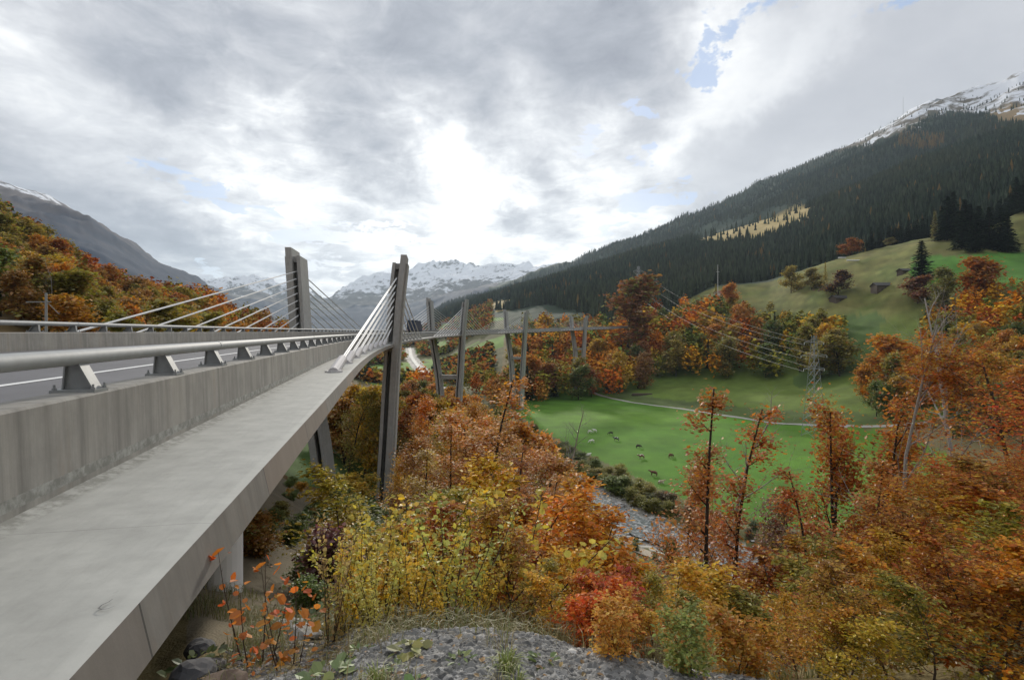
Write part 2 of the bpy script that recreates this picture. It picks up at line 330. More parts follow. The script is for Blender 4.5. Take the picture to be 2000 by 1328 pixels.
# ------------------------------------------------------------------ materials
def new_mat(name):
    m = bpy.data.materials.new(name); m.use_nodes = True; T = NT(m.node_tree); T.n.clear()
    out = T.add('ShaderNodeOutputMaterial'); return m, T, out
def principled(T, out, col, rough=.8, bump=None, bs=.3, bd=.02, metal=0, spec=.5):
    b = T.add('ShaderNodeBsdfPrincipled'); T.put(b.inputs['Base Color'], col); T.put(b.inputs['Roughness'], rough)
    b.inputs['Metallic'].default_value = metal; b.inputs['Specular IOR Level'].default_value = spec
    if bump is not None:
        bn = T.add('ShaderNodeBump'); bn.inputs['Strength'].default_value = bs; bn.inputs['Distance'].default_value = bd
        T.l.new(bump, bn.inputs['Height']); T.l.new(bn.outputs[0], b.inputs['Normal'])
    T.l.new(b.outputs[0], out.inputs['Surface']); return b
def simple(name, col, rough=.7, metal=0, var=.25, scale=3):
    m, T, out = new_mat(name); p = T.add('ShaderNodeTexCoord').outputs['Object']
    n = T.noise(p, scale, 5); c = T.mix(n, tuple(q * (1 - var) for q in col), tuple(min(1, q * (1 + var)) for q in col))
    principled(T, out, c, rough, n, .15, .01, metal); return m

def concrete(name, base, streak=.5, joint=0, rust=0.25, dirt=.5, moss=False):
    """weathered concrete; UV = metres along / metres across the strip"""
    m, T, out = new_mat(name)
    uv = T.add('ShaderNodeUVMap', uv_map='UVMap').outputs[0]; pos = T.add('ShaderNodeNewGeometry').outputs['Position']
    st = T.noise(T.scale(uv, (5.5, .35, 1)), 1.0, 8, .7)
    st2 = T.noise(T.scale(uv, (1.3, .12, 1), (7, 3, 0)), 1.0, 6, .65)
    big = T.noise(pos, .5, 5, .6); fine = T.noise(pos, 14, 7, .7); mid = T.noise(pos, 2.6, 7, .65)
    b = base
    c = T.mix(T.ramp(mid, [(.3, 0), (.7, 1)]), tuple(q * .84 for q in b), tuple(q * 1.13 for q in b))
    c = T.mix(T.m('MULTIPLY', T.ramp(st, [(.42, 0), (.68, 1)]), streak), c, tuple(q * .55 for q in b))
    c = T.mix(T.m('MULTIPLY', T.ramp(st2, [(.5, 0), (.72, 1)]), streak * .8), c, (b[0] * 1.3, b[1] * 1.28, b[2] * 1.24))
    c = T.mix(T.m('MULTIPLY', T.ramp(T.noise(T.scale(uv, (2.4, .3, 1), (2, 9, 0)), 1, 6, .7), [(.56, 0), (.72, 1)]), rust), c, (b[0] * 1.02, b[1] * .80, b[2] * .64))
    c = T.mix(T.m('MULTIPLY', T.ramp(big, [(.45, 0), (.7, 1)]), dirt * .5), c, tuple(q * .62 for q in b))
    c = T.mix(T.m('MULTIPLY', T.ramp(fine, [(.62, 0), (.75, 1)]), .4), c, tuple(q * .5 for q in b))
    # black drip marks
    dr = T.noise(T.scale(uv, (3.4, .9, 1), (31, 4, 0)), 1.6, 4, .6)
    c = T.mix(T.m('MULTIPLY', T.ramp(dr, [(.70, 0), (.76, 1)]), streak), c, tuple(q * .25 for q in b))
    if moss:
        sv = T.add('ShaderNodeSeparateXYZ'); T.l.new(uv, sv.inputs[0]); nb = T.noise(pos, 7, 6, .7); tr_ = T.noise(T.scale(uv, (.9, 14, 1)), 1, 5, .7)
        near = T.m('MULTIPLY', T.mapr(sv.outputs[1], 1.36, 1.47), T.ramp(nb, [(.40, 0), (.58, 1)])); c = T.mix(T.m('MULTIPLY', near, .55), c, (.11, .11, .09))
        c = T.mix(T.m('MULTIPLY', T.ramp(tr_, [(.5, 0), (.7, 1)]), .16), c, tuple(q * .6 for q in b)); c = T.mix(T.m('MULTIPLY', T.mapr(sv.outputs[1], .13, .05), .3), c, tuple(q * 1.25 for q in b))
        jf = T.m('MULTIPLY', T.m('FRACT', T.m('DIVIDE', sv.outputs[0], 4.4)), 4.4); c = T.mix(T.m('MULTIPLY', T.m('LESS_THAN', jf, .012), .5), c, tuple(q * .5 for q in b))
    if joint:
        su = T.add('ShaderNodeSeparateXYZ'); T.l.new(uv, su.inputs[0])
        cell = T.m('FLOOR', T.m('DIVIDE', su.outputs[0], joint)); fr = T.m('FRACT', T.m('DIVIDE', su.outputs[0], joint))
        wn = T.add('ShaderNodeTexWhiteNoise', noise_dimensions='1D'); T.l.new(cell, wn.inputs['W'])
        c = T.mix(T.m('MULTIPLY', wn.outputs[0], .75), c, T.mix(wn.outputs[0], (b[0] * .6, b[1] * .6, b[2] * .62), (b[0] * 1.1, b[1] * .93, b[2] * .82)))
        c = T.mix(T.m('LESS_THAN', T.m('MULTIPLY', fr, joint), .02), c, tuple(q * .35 for q in b))
    hgt = T.m('ADD', T.m('MULTIPLY', fine, .5), T.m('MULTIPLY', mid, .5))
    principled(T, out, c, .85, hgt, .35, .012, spec=.3); return m

M = {}
M['parapet'] = concrete('weathered_parapet_concrete', (.325, .312, .285), .85, 0, .35, .7)
M['ledge'] = concrete('coated_ledge_concrete', (.40, .40, .372), .08, 0, .04, .12, True)
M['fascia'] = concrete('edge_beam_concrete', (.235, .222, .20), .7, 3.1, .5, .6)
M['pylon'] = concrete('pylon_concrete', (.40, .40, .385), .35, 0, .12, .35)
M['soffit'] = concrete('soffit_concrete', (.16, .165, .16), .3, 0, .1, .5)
M['road'] = simple('asphalt', (.12, .12, .13), .8, 0, .35, .9)
M['line'] = simple('road_paint', (.78, .78, .76), .6, 0, .06)
M['galv'] = simple('galvanised_steel', (.34, .355, .36), .65, .0, .22, 7)
M['post'] = simple('post_steel', (.29, .30, .30), .6, .3, .25, 9)
M['cable'] = simple('cable_sheath', (.66, .66, .65), .6, .0, .06)
M['anchor'] = simple('anchor_tube_paint', (.55, .53, .53), .7, 0, .1, 5)
M['wood'] = simple('weathered_wood', (.10, .075, .055), .85, 0, .4, 2)
M['bark'] = simple('dark_bark', (.045, .036, .028), .9, 0, .4, 4)
M['palebark'] = simple('pale_grey_bark', (.30, .28, .25), .85, 0, .35, 3)
M['twig'] = simple('brown_twig', (.07, .045, .03), .85, 0, .3, 6)
M['steel'] = simple('lattice_steel', (.30, .32, .33), .5, .3, .1)
M['roofdark'] = simple('dark_shingle_roof', (.07, .065, .06), .8, 0, .3, 1)
M['roofred'] = simple('red_brown_roof', (.20, .075, .045), .8, 0, .25, 1)
M['plaster'] = simple('pale_plaster', (.62, .6, .56), .8, 0, .08, 1)
M['wire'] = simple('power_wire', (.09, .095, .10), .5, .2, .05)
M['glass'] = simple('dark_window', (.03, .035, .04), .2, 0, .1)
M['white'] = simple('white_sheet', (.75, .75, .74), .6, 0, .08)
M['path'] = simple('pale_gravel_track', (.40, .38, .34), .95, 0, .2, .8)
M['sand'] = simple('sandy_track', (.40, .34, .26), .95, 0, .2, .9)

def leaf_mat(name, second=(.1, .12, .03), amt=.3, trans=.45, val=(.5, 1.45), gloss=.06, hue=.016, rough=.5):
    m, T, out = new_mat(name)
    oi = T.add('ShaderNodeObjectInfo'); rnd = T.add('ShaderNodeNewGeometry').outputs['Random Per Island']
    pos = T.add('ShaderNodeTexCoord').outputs['Object']
    clump = T.noise(pos, .55, 2, .5)
    wn = T.add('ShaderNodeTexWhiteNoise', noise_dimensions='1D'); T.l.new(rnd, wn.inputs['W'])
    c = T.mix(T.mapr(T.m('ADD', T.m('MULTIPLY', wn.outputs[0], .55), T.m('MULTIPLY', clump, .75)), 1.05 - amt * .9, 1.15 - amt * .6), oi.outputs['Color'], second)
    hs = T.add('ShaderNodeHueSaturation'); T.put(hs.inputs['Hue'], T.mapr(rnd, 0, 1, .5 - hue * .7, .5 + hue * 1.4, False))
    hs.inputs['Saturation'].default_value = 1.0
    T.put(hs.inputs['Value'], T.mapr(wn.outputs[0], 0, 1, val[0], val[1], False)); T.l.new(c, hs.inputs['Color']); c = hs.outputs[0]
    df = T.add('ShaderNodeBsdfDiffuse'); T.l.new(c, df.inputs[0]); tr = T.add('ShaderNodeBsdfTranslucent'); T.l.new(c, tr.inputs[0])
    mx = T.add('ShaderNodeMixShader'); mx.inputs[0].default_value = trans; T.l.new(df.outputs[0], mx.inputs[1]); T.l.new(tr.outputs[0], mx.inputs[2])
    gl = T.add('ShaderNodeBsdfGlossy'); gl.inputs['Roughness'].default_value = rough; gl.inputs[0].default_value = (.9, .9, .9, 1)
    m2 = T.add('ShaderNodeMixShader'); m2.inputs[0].default_value = gloss; T.l.new(mx.outputs[0], m2.inputs[1]); T.l.new(gl.outputs[0], m2.inputs[2])
    T.l.new(m2.outputs[0], out.inputs['Surface']); return m
M['beech'] = leaf_mat('autumn_beech_leaves', (.30, .17, .035), .35)
M['maple'] = leaf_mat('autumn_maple_leaves', (.20, .20, .04), .4)
M['needle'] = leaf_mat('spruce_needles', (.030, .045, .022), .3, .12, (.5, 1.5), .03, .02)
M['willow'] = leaf_mat('yellowing_willow_leaves', (.38, .38, .10), .34, .5, (.55, 1.5), .035, .012, .4)
M['nearbeech'] = leaf_mat('near_beech_leaves', (.42, .26, .04), .35, .42, (.4, 1.5), .03, .02, .42)
M['redleaf'] = leaf_mat('red_leaves', (.40, .12, .02), .35, .45, (.5, 1.4), .03)
M['weed'] = leaf_mat('weed_leaves', (.30, .22, .05), .25, .3, (.6, 1.3), .06)
M['grass'] = leaf_mat('dry_grass_blades', (.11, .13, .035), .45, .3, (.6, 1.4), .05)
print('stage: base ok')
# ------------------------------------------------------------------ ground
def ground_material():
    m, T, out = new_mat('ground_cover'); 
    c = T.add('ShaderNodeAttribute', attribute_name='cover').outputs['Color']
    g = T.add('ShaderNodeAttribute', attribute_name='gravel').outputs['Fac']
    sn = T.add('ShaderNodeAttribute', attribute_name='snow').outputs['Fac']
    pos = T.add('ShaderNodeNewGeometry').outputs['Position']
    n1 = T.noise(pos, 2.2, 8, .7); n2 = T.noise(pos, .12, 8, .65); n3 = T.noise(pos, .012, 8, .65); n4 = T.noise(pos, .0035, 10, .68)
    v = T.add('ShaderNodeTexVoronoi'); T.l.new(pos, v.inputs['Vector']); v.inputs['Scale'].default_value = 38
    v2 = T.add('ShaderNodeTexVoronoi'); T.l.new(pos, v2.inputs['Vector']); v2.inputs['Scale'].default_value = 95
    vb = T.add('ShaderNodeSeparateColor'); T.l.new(v.outputs['Color'], vb.inputs[0]); vb2 = T.add('ShaderNodeSeparateColor'); T.l.new(v2.outputs['Color'], vb2.inputs[0]); gc = T.mix(vb.outputs[0], (.07, .07, .072), (.34, .335, .32)); gc = T.mix(.5, gc, T.mix(vb2.outputs[1], (.04, .04, .04), (.46, .45, .43))); gc = T.mix(T.ramp(n1, [(.45, 0), (.62, .8)]), gc, (.085, .075, .055))
    f = T.m('ADD', T.m('MULTIPLY', T.m('ADD', n2, n3), .55), T.m('MULTIPLY', n1, .35))
    c2 = T.mix(1.0, c, T.mix(f, (.30, .32, .32), (1.85, 1.75, 1.6)), 'MULTIPLY')
    col = T.mix(T.ramp(T.m('ADD', g, T.m('MULTIPLY', T.m('SUBTRACT', n1, .5), .6)), [(.4, 0), (.6, 1)]), c2, gc)
    sf = T.ramp(T.m('ADD', sn, T.m('MULTIPLY', T.m('SUBTRACT', T.m('ADD', T.m('MULTIPLY', n3, .4), T.m('MULTIPLY', n4, .6)), .5), 2.0)), [(.44, 0), (.56, 1)])
    col = T.mix(sf, col, (.78, .80, .84))
    hgt = T.m('ADD', T.m('MULTIPLY', v.outputs['Distance'], -.6), T.m('MULTIPLY', n1, .8))
    principled(T, out, col, .95, hgt, .5, .03, spec=.2); return m

def in_poly(px, py, poly):
    inside = np.zeros(np.shape(px), bool); n = len(poly)
    for i in range(n):
        x0, y0 = poly[i]; x1, y1 = poly[(i + 1) % n]
        c = ((y0 > py) != (y1 > py)) & (px < (x1 - x0) * (py - y0) / (y1 - y0 + 1e-9) + x0); inside ^= c
    return inside
# open ground on the slopes, outlined by bearing and elevation angle (x1000, as seen from the road)
CLEAR_TAN = [(1340, 462), (1375, 440), (1450, 430), (1520, 405), (1580, 396), (1600, 418), (1570, 442), (1510, 462), (1440, 480), (1370, 492)]
CLEAR_FAR = [(950, 592), (1000, 585), (1010, 600), (960, 606)]

def ALPINE(px): return np.interp(px, [1625, 1700, 1760, 1800, 1840, 1900, 1960, 2000], [296, 284, 262, 240, 216, 226, 218, 232])
def cover_maps(x, y, z):
    r = np.hypot(x, y); px = 1000 + 1000 * x / np.maximum(y, .1); py = 664 - 1000 * z / np.maximum(y, .1)
    front = y > .5
    px = px + (fbm(x / 25, y / 25, 4, 66) - .5) * 70; py = py + (fbm(x / 25, y / 25, 4, 67) - .5) * 22
    n = fbm(x / 14, y / 14, 4, 61)[:, None]; n2 = fbm(x / 70, y / 70, 4, 62)[:, None]
    def C(*c): return np.array(c)[None, :]
    col = C(.085, .075, .035) * (1 - n) + C(.16, .13, .065) * n               # rough dry slope
    leaf = C(.15, .075, .025) * (1 - n) + C(.09, .06, .02) * n
    k = (sstep(r, 12, 30) * (1 - sstep(r, 150, 200)))[:, None]; col = col * (1 - k) + leaf * k
    # valley meadow
    rd = dist_poly(x, y, RIVER)[0]
    side = (x * 1.0 + (y - 97) * .37 - 46 > 0)
    path_y = np.interp(x, [60, 77 * .84, 95, 118, 134, 153, 220, 300], [420, 378, 330, 284, 250, 222, 150, 110])
    mead = (z < -38.5) & (rd > 17) & side & (x > -30)
    mead_c = C(.045, .132, .014) * (1 - n2) + C(.092, .178, .02) * n2
    upper_c = C(.070, .125, .022) * (1 - n2) + C(.105, .145, .033) * n2
    col = np.where(mead[:, None], mead_c, col)
    pd = dist_poly(x, y, PATH)[0]
    beyond = side & (y > path_y) & (r > 120) & (r < 900) & (x > 0)
    pasture = C(.060, .092, .022) * (1 - n) + C(.15, .135, .05) * n; pasture = pasture * (.45 + 1.1 * fbm(x / 30 + z / 9, z / 3.2, 5, 75))[:, None]
    uk = sstep(z, -12, 35)[:, None]
    col = np.where((beyond)[:, None], upper_c * (1 - uk) + pasture * uk, col)
    band = beyond & (z < -35) & (pd > 3) & (pd < 26) & (x > 75)
    col = np.where(band[:, None], C(.058, .088, .022) + .02 * n, col)
    col = np.where((in_poly(px, py, [(1640, 520), (1860, 500), (2010, 490), (2010, 560), (1870, 560), (1700, 545)]) & (r < 700) & front & (px > 1790))[:, None], C(.06, .15, .025), col)
    col = np.where((in_poly(px, py, [(1560, 640), (1620, 622), (1720, 610), (1720, 720), (1560, 760)]) & (r < 700) & front)[:, None], C(.06, .10, .03), col)
    # forest floor on the big slope
    forest = (x > -150) & (r > 700) & (r < 6000)
    col = np.where(forest[:, None], C(.022, .034, .022) * (1 + .4 * n2), col)
    clear = (in_poly(px, py, CLEAR_TAN) | in_poly(px, py, CLEAR_FAR)) & (r > 700) & (r < 2100) & front
    col = np.where(clear[:, None], C(.30, .24, .11) * (.75 + .5 * n), col)
    high = sstep(z + (n[:, 0] - .5) * 120, 925, 1010)[:, None] * (r > 1500)[:, None] * (r < 5000)[:, None]
    alp = (px > 1625) & (r > 1500) & (r < 5000) & (py < ALPINE(px)); high = np.maximum(high, alp[:, None] * 1.0)
    col = col * (1 - high) + C(.105, .092, .07) * high
    col = np.where((in_poly(px, py, [(1930, 215), (2010, 205), (2010, 245), (1950, 240)]) & front & (r > 1000))[:, None], C(.19, .14, .075), col)
    # left mountain
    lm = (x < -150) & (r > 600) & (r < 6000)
    lmc = C(.022, .034, .062) * np.ones_like(col); a = sstep(z + (n2[:, 0] - .5) * 300, 330, 700)[:, None]; lmc = lmc * (1 - a) + C(.080, .072, .078) * a  # blue of the distance haze painted into the lower slope colour
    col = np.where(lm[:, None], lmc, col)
    # left hillside and lawns
    eb = (r > 5) & (r < 58) & (px > 380) & (px < 700) & front; col = np.where(eb[:, None], C(.13, .115, .085) * (.6 + .8 * n), col)
    lawn = (x < -8) & (y > 60) & (y < 130) & (x > -60); col = np.where(lawn[:, None], C(.045, .085, .02), col)
    hl = (x < -45) & (r < 600) & ~lawn; col = np.where(hl[:, None], C(.09, .065, .028) * (.7 + .6 * n), col)
    vf = (r > 430) & (x > -420) & (x < -10) & (r < 2600) & (z < 40); col = np.where(vf[:, None], np.where(n2 > .56, C(.11, .19, .04), C(.085, .085, .04)), col)
    far = (r > 6000); col = np.where(far[:, None], C(.10, .10, .105) * (.7 + .6 * n2), col)
    low = far & (z < 350); col = np.where(low[:, None], C(.05, .06, .05), col)
    mn = (.72 + .56 * fbm(x / 7, y / 7, 5, 73)) * (.8 + .4 * fbm(x / 38, y / 14, 3, 74)); col = col * np.where((r > 60) & (r < 700), mn, 1)[:, None]
    # river bed
    bank = rd < 22; col = np.where((bank & (r < 450))[:, None], C(.10, .10, .045) * (.6 + .8 * n), col)
    rb = rd < 8.5; col = np.where(rb[:, None], C(.34, .34, .33) * (.6 + .8 * fbm(x / 1.2, y / 1.2, 3, 71)[:, None]), col)
    g = sstep(4.1 - np.hypot((x - .2) * np.where(x < 0, .72, 1), (y - .1)) + (n[:, 0] - .5) * 2 - .0 * np.maximum(-x - .6, 0) - .35 * np.maximum(x - .8, 0), -.2, .9)
    snow = np.zeros(len(x)); 
    m = (r > 6000); snow = np.where(m, sstep(z, 300, 950) * .42 + .2, 0)
    m2 = (r > 1500) & (r < 6000) & (x > 0); snow = np.where(m2, np.maximum(sstep(z, 960, 1060), alp * 1.0) * .51, snow)
    m3 = (r > 1500) & (r < 6000) & (x < 0); snow = np.where(m3, sstep(z, 480, 900) * .5, snow)
    return col, g, snow

PATH = np.array([(62, 400, 0), (66, 378, 0), (80, 345, 0), (99, 318, 0), (118, 284, 0), (134, 250, 0), (152, 226, 0), (200, 175, 0), (260, 130, 0)], float)
def build_ground():
    az = np.concatenate([np.arange(-180, -52, 2.0), np.arange(-52, 52.01, .15), np.arange(54, 180, 2.0)])
    az = np.radians(az); na = len(az)
    r = np.concatenate([np.exp(np.linspace(math.log(.9), math.log(6000), 520)), np.linspace(6040, 10400, 150), [11000, 12500]]); nr = len(r)
    A, RR = np.meshgrid(az, r); x = (RR * np.sin(A)).ravel(); y = (RR * np.cos(A)).ravel()
    z = H(x, y); c, g, s = cover_maps(x, y, z)
    V = np.stack([x, y, z], 1)
    i = np.arange(nr - 1)[:, None] * na; j = np.arange(na)[None, :]; j2 = (j + 1) % na
    q = np.stack([i + j, i + j2, i + na + j2, i + na + j], -1).reshape(-1, 4)
    nV = len(V); V = np.vstack([V, [[0, 0, -1.76]]]); c = np.vstack([c, c[:1]]); g = np.append(g, 1); s = np.append(s, 0)
    tri = np.stack([np.full(na, nV), (np.arange(na) + 1) % na, np.arange(na)], 1)
    loops = np.concatenate([q.ravel()[:].reshape(-1, 4)[:, ::-1].ravel(), tri.ravel()])
    sizes = np.concatenate([np.full(len(q), 4), np.full(na, 3)])
    me = np_mesh('ground', V, loops, sizes, ground_material(), True, attrs={'cover': c, 'gravel': g, 'snow': s})
    o = link('ground', me); tag(o, kind='structure'); return o
build_ground()

def strip(name, P, width, mat, lift, kind='structure', sub=6, wfun=None):
    P = np.array(P, float); pts = []
    for a, b in zip(P[:-1], P[1:]):
        for t in np.linspace(0, 1, sub, endpoint=False): pts.append(a + (b - a) * t)
    pts.append(P[-1]); pts = np.array(pts)
    for _ in range(4): pts[1:-1] = (pts[:-2] + 2 * pts[1:-1] + pts[2:]) / 4
    t = np.gradient(pts[:, :2], axis=0); t /= np.linalg.norm(t, axis=1)[:, None]; nrm = np.stack([t[:, 1], -t[:, 0]], 1)
    V = []; nc = 5
    for i, p in enumerate(pts):
        w = width * (wfun(i) if wfun else 1)
        for k in range(nc):
            q = p[:2] + nrm[i] * w * (k / (nc - 1) - .5); V.append((q[0], q[1], (h1(*q) if lift is not None else p[2]) + (lift or 0)))
    F = [(i * nc + k, i * nc + k + 1, (i + 1) * nc + k + 1, (i + 1) * nc + k) for i in range(len(pts) - 1) for k in range(nc - 1)]
    me = bpy.data.meshes.new(name); me.from_pydata(V, [], F); me.materials.append(mat); me.update(); o = link(name, me); tag(o, kind=kind); return o
strip('farm_track', PATH, 3.4, M['path'], .12)
strip('riverside_track', [(60, 72, 0), (50, 79, 0), (39.6, 86, 0), (32, 93, 0), (25, 100.7, 0), (17, 112, 0), (10, 124, 0)], 4.6, M['sand'], .12)
def water_mat():
    m, T, out = new_mat('river_water'); pos = T.add('ShaderNodeNewGeometry').outputs['Position']
    n = T.noise(T.scale(pos, (1, 1, .3)), 1.1, 8, .7, .6)
    c = T.mix(T.ramp(n, [(.48, 0), (.62, 1)]), (.08, .10, .10), (.45, .47, .47)); principled(T, out, c, T.ramp(n, [(.45, .5), (.6, .9)]), n, .8, .15, spec=.08); return m
strip('river', RIVER, 9, water_mat(), None, sub=10, wfun=lambda i: 1 if i < 110 else .62)

# ------------------------------------------------------------------ bridge
PH0 = math.radians(-13.66); S0 = 20.6; RAD = 503.
def edge(s):
    if s <= S0: return -1.467 + s * math.sin(PH0), s * math.cos(PH0), PH0
    ph = PH0 + (s - S0) / RAD; x0 = -1.467 + S0 * math.sin(PH0); y0 = S0 * math.cos(PH0)
    return x0 + RAD * (math.cos(PH0) - math.cos(ph)), y0 + RAD * (math.sin(ph) - math.sin(PH0)), ph
CG = ([-50, 0, 60, 110, 150, 200, 260, 330, 400, 450, 500, 600], [0, 0, 0, .05, .2, .5, .9, 1.6, 3.0, 4.4, 6.2, 10])
def zbase(s):
    y = edge(s)[1]; return -1.6 + .016 * y + float(np.interp(y, *CG))
def bp(s, w, z):
    """point on the bridge: s along, w left of the valley-side edge, z above the ledge"""
    x, y, ph = edge(s); return Vector((x - math.cos(ph) * w, y + math.sin(ph) * w, zbase(s) + z))
SL = list(np.arange(-9, 40, 1.0)) + list(np.arange(40, 545, 2.5))
def loft(name, prof, mat, parent, ss=SL, closed=True, smooth=False, matidx=None, hook=None):
    V = []; UV = []; n = len(prof); cl = [0]
    for a, b in zip(prof, prof[1:] + prof[:1]): cl.append(cl[-1] + math.hypot(a[0] - b[0], a[1] - b[1]))
    m = n if closed else n - 1
    loops = []; sizes = []; uvs = []; mi = []
    for s in ss:
        for (w, z) in prof: V.append(bp(s, w, z))
    for i in range(len(ss) - 1):
        for k in range(m):
            k2 = (k + 1) % n; q = (i * n + k, i * n + k2, (i + 1) * n + k2, (i + 1) * n + k); loops += q; sizes.append(4)
            uvs += [(ss[i], cl[k]), (ss[i], cl[k + 1]), (ss[i + 1], cl[k + 1]), (ss[i + 1], cl[k])]; mi.append(matidx[k] if matidx else 0)
    if closed:
        loops += list(reversed(range(n))); sizes.append(n); uvs += [(ss[0] + .1 * k, k) for k in range(n)]; mi.append(0)
        b = (len(ss) - 1) * n; loops += [b + k for k in range(n)]; sizes.append(n); uvs += [(ss[-1] + .1 * k, k) for k in range(n)]; mi.append(0)
    me = np_mesh(name, V, loops, sizes, mat, smooth, matidx=mi)
    l = me.uv_layers.new(name='UVMap'); l.data.foreach_set('uv', np.array(uvs, np.float32).ravel())
    return link(name, me, parent)
bridge = empty('cable_stayed_bridge', (0, 0, 0))
tag(bridge, 'long curved concrete cable-stayed road bridge with low flared pylons crossing the valley', 'bridge')
WT = 12.74
ss_w = 1
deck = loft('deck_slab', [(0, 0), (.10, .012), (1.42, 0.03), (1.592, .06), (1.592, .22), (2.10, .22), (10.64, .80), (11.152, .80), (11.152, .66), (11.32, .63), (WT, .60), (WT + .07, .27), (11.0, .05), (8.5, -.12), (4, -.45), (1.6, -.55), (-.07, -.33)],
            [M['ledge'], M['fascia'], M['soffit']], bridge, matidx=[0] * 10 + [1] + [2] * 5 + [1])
road = loft('road', [(2.072, .335), (6.4, .64), (10.66, .905), (10.66, .86), (6.4, .595), (2.072, .29)], M['road'], None); tag(road, kind='structure')
ln = loft('road_marking', [(5.44, .583), (5.58, .5925), (5.58, .5885), (5.44, .579)], M['line'], road)
def parapet(w0, w1, zb, zt, mir):
    c = .025
    if not mir: pr = [(w0, zb), (w0 + .03, zt - c), (w0 + .03 + c, zt), (w1 - .03 - c, zt), (w1 - .03, zt - c), (w1, zb + .28), (w1, zb)]
    else: pr = [(w0, zb), (w0, zb + .28), (w0 + .03, zt - c), (w0 + .03 + c, zt), (w1 - .03 - c, zt), (w1 - .03, zt - c), (w1, zb)]
    pr = pr[::-1]
    return loft('parapet', pr, M['parapet'], bridge)
pa = parapet(1.59, 2.07, -.02 + .08, .944, False); pb = parapet(10.65, 11.15, .70, 1.54, True)
pb['label'] = 'pale concrete parapet on the hill side of the carriageway'; pa['label'] = 'streaked concrete parapet on the valley side above the ledge'
def rail(wc, zc, ztop, side):
    n = 14; rr = .085
    pr = [(wc + rr * math.cos(2 * math.pi * k / n), zc + rr * math.sin(2 * math.pi * k / n)) for k in range(n)]
    o = loft('handrail', pr, M['galv'], bridge, ss=SL, smooth=True)
    sl = MB()
    for s in np.arange(10.9, 400, 13.2):
        if s < 90: sl = MB(); sl.tube([bp(s - .05, wc, zc), bp(s + .05, wc, zc)], rr + .006, 14); sl.build('rail_sleeve', M['galv'], o)
    def post_geo(s, mb=None, local=False):
        p = MB() if mb is None else mb
        # side: +1 outward = toward smaller w
        def q(dw, z, ds): return bp(s + ds, wc + dw * side, ztop + z)
        h = zc - ztop
        web = [(.13, .03), (-.17, .03), (-.03, h - .05), (.105, h - .05)]
        p.prism([q(a, b, -.012) for a, b in web], [q(a, b, .012) for a, b in web])
        fl = [(-.18, .03), (-.165, .03), (-.02, h - .05), (-.035, h - .05)]
        p.prism([q(a, b, -.09) for a, b in fl], [q(a, b, .09) for a, b in fl])
        fl = [(.12, .03), (.135, .03), (.11, h - .05), (.095, h - .05)]
        p.prism([q(a, b, -.05) for a, b in fl], [q(a, b, .05) for a, b in fl])
        pl = [(-.215, -.01), (.2, -.01), (.2, .028), (-.215, .028)]
        p.prism([q(a, b, -.14) for a, b in pl], [q(a, b, .14) for a, b in pl])
        for dw in (-.19, .165):
            for ds in (-.115, .115):
                p.tube([q(dw, .02, ds), q(dw, .085, ds)], .012, 6); p.tube([q(dw, .028, ds), q(dw, .05, ds)], .022, 6)
        return p
    ps = np.arange(-7.0, 500, 2.2); rest = MB()
    for i, s in enumerate(ps):
        if i < 45: post_geo(s).build('rail_post', M['post'], o)
        else: post_geo(s, rest)
    r_ = rest.build('rail_post', M['post'], o); r_['kind'] = 'stuff'
    return o
rail(1.85, 1.317, .944, 1)['label'] = 'thick grey steel pipe rail on the valley-side parapet'
rail(10.9, 1.86, 1.54, -1)['label'] = 'grey steel pipe rail on the hill-side parapet'

PIERS = [(69.3, 11.5, -19.5), (190.6, 13.0, None), (310.6, 13.0, None), (426.6, 11.0, None)]
def lean(dz, side=1):   # outward lean of the pylon legs against height above deck
    if side > 0: return float(np.interp(dz, [-60, -40, -20, -14, -5, 0, 6, 13], [-3.2, -2.3, -1.15, -.75, -.3, 0, .45, 1.25]))
    return float(np.interp(dz, [-60, -40, -20, -14, -5, 0, 6, 13], [-4.6, -4.2, -3.1, -2.4, -.9, 0, .35, .8]))
def pylon_pt(s, side, t, l, dz):
    """t = outward across, l = along; dz above ledge level of that side"""
    wc = .15 if side > 0 else WT - .9; zz = 0 if side > 0 else .6
    wd = wc - (t + lean(dz)) if side > 0 else wc + (t + lean(dz, -1))
    return bp(s + l, wd, 0) * Vector((1, 1, 0)) if False else _pp(s, wd, l, zz + dz)
def _pp(s, w, l, z):
    x, y, ph = edge(s); return Vector((x - math.cos(ph) * w + math.sin(ph) * l, y + math.sin(ph) * w + math.cos(ph) * l, zbase(s) + z))
def slab(mb, s, side, t0, t1, l0, l1, z0, z1, ltop=None):
    n = max(2, int((z1 - z0) / 2) + 1); prev = None; zs = np.linspace(z0, z1, n)
    for i, dz in enumerate(zs):
        g = 1 + .015 * max(0, -dz)          # legs broaden towards the foot
        a0, a1 = l0 * g, l1 * g
        q = [pylon_pt(s, side, t0, a0, dz), pylon_pt(s, side, t1, a0, dz), pylon_pt(s, side, t1, a1, dz), pylon_pt(s, side, t0, a1, dz)]
        b = mb.v(q)
        if prev is not None:
            for k in range(4): mb.f(prev + k, prev + (k + 1) % 4, b + (k + 1) % 4, b + k)
        else: mb.f(b + 3, b + 2, b + 1, b)
        prev = b
    mb.f(prev, prev + 1, prev + 2, prev + 3)
def uv_world(o):
    """UVs: x = horizontal run, y = height (in metres)"""
    me = o.data; l = me.uv_layers.new(name='UVMap'); co = np.empty(len(me.vertices) * 3); me.vertices.foreach_get('co', co); co = co.reshape(-1, 3)
    li = np.empty(len(me.loops), int); me.loops.foreach_get('vertex_index', li); p = co[li]
    l.data.foreach_set('uv', np.stack([p[:, 0] + p[:, 1], p[:, 2]], 1).astype(np.float32).ravel())
npier = 0
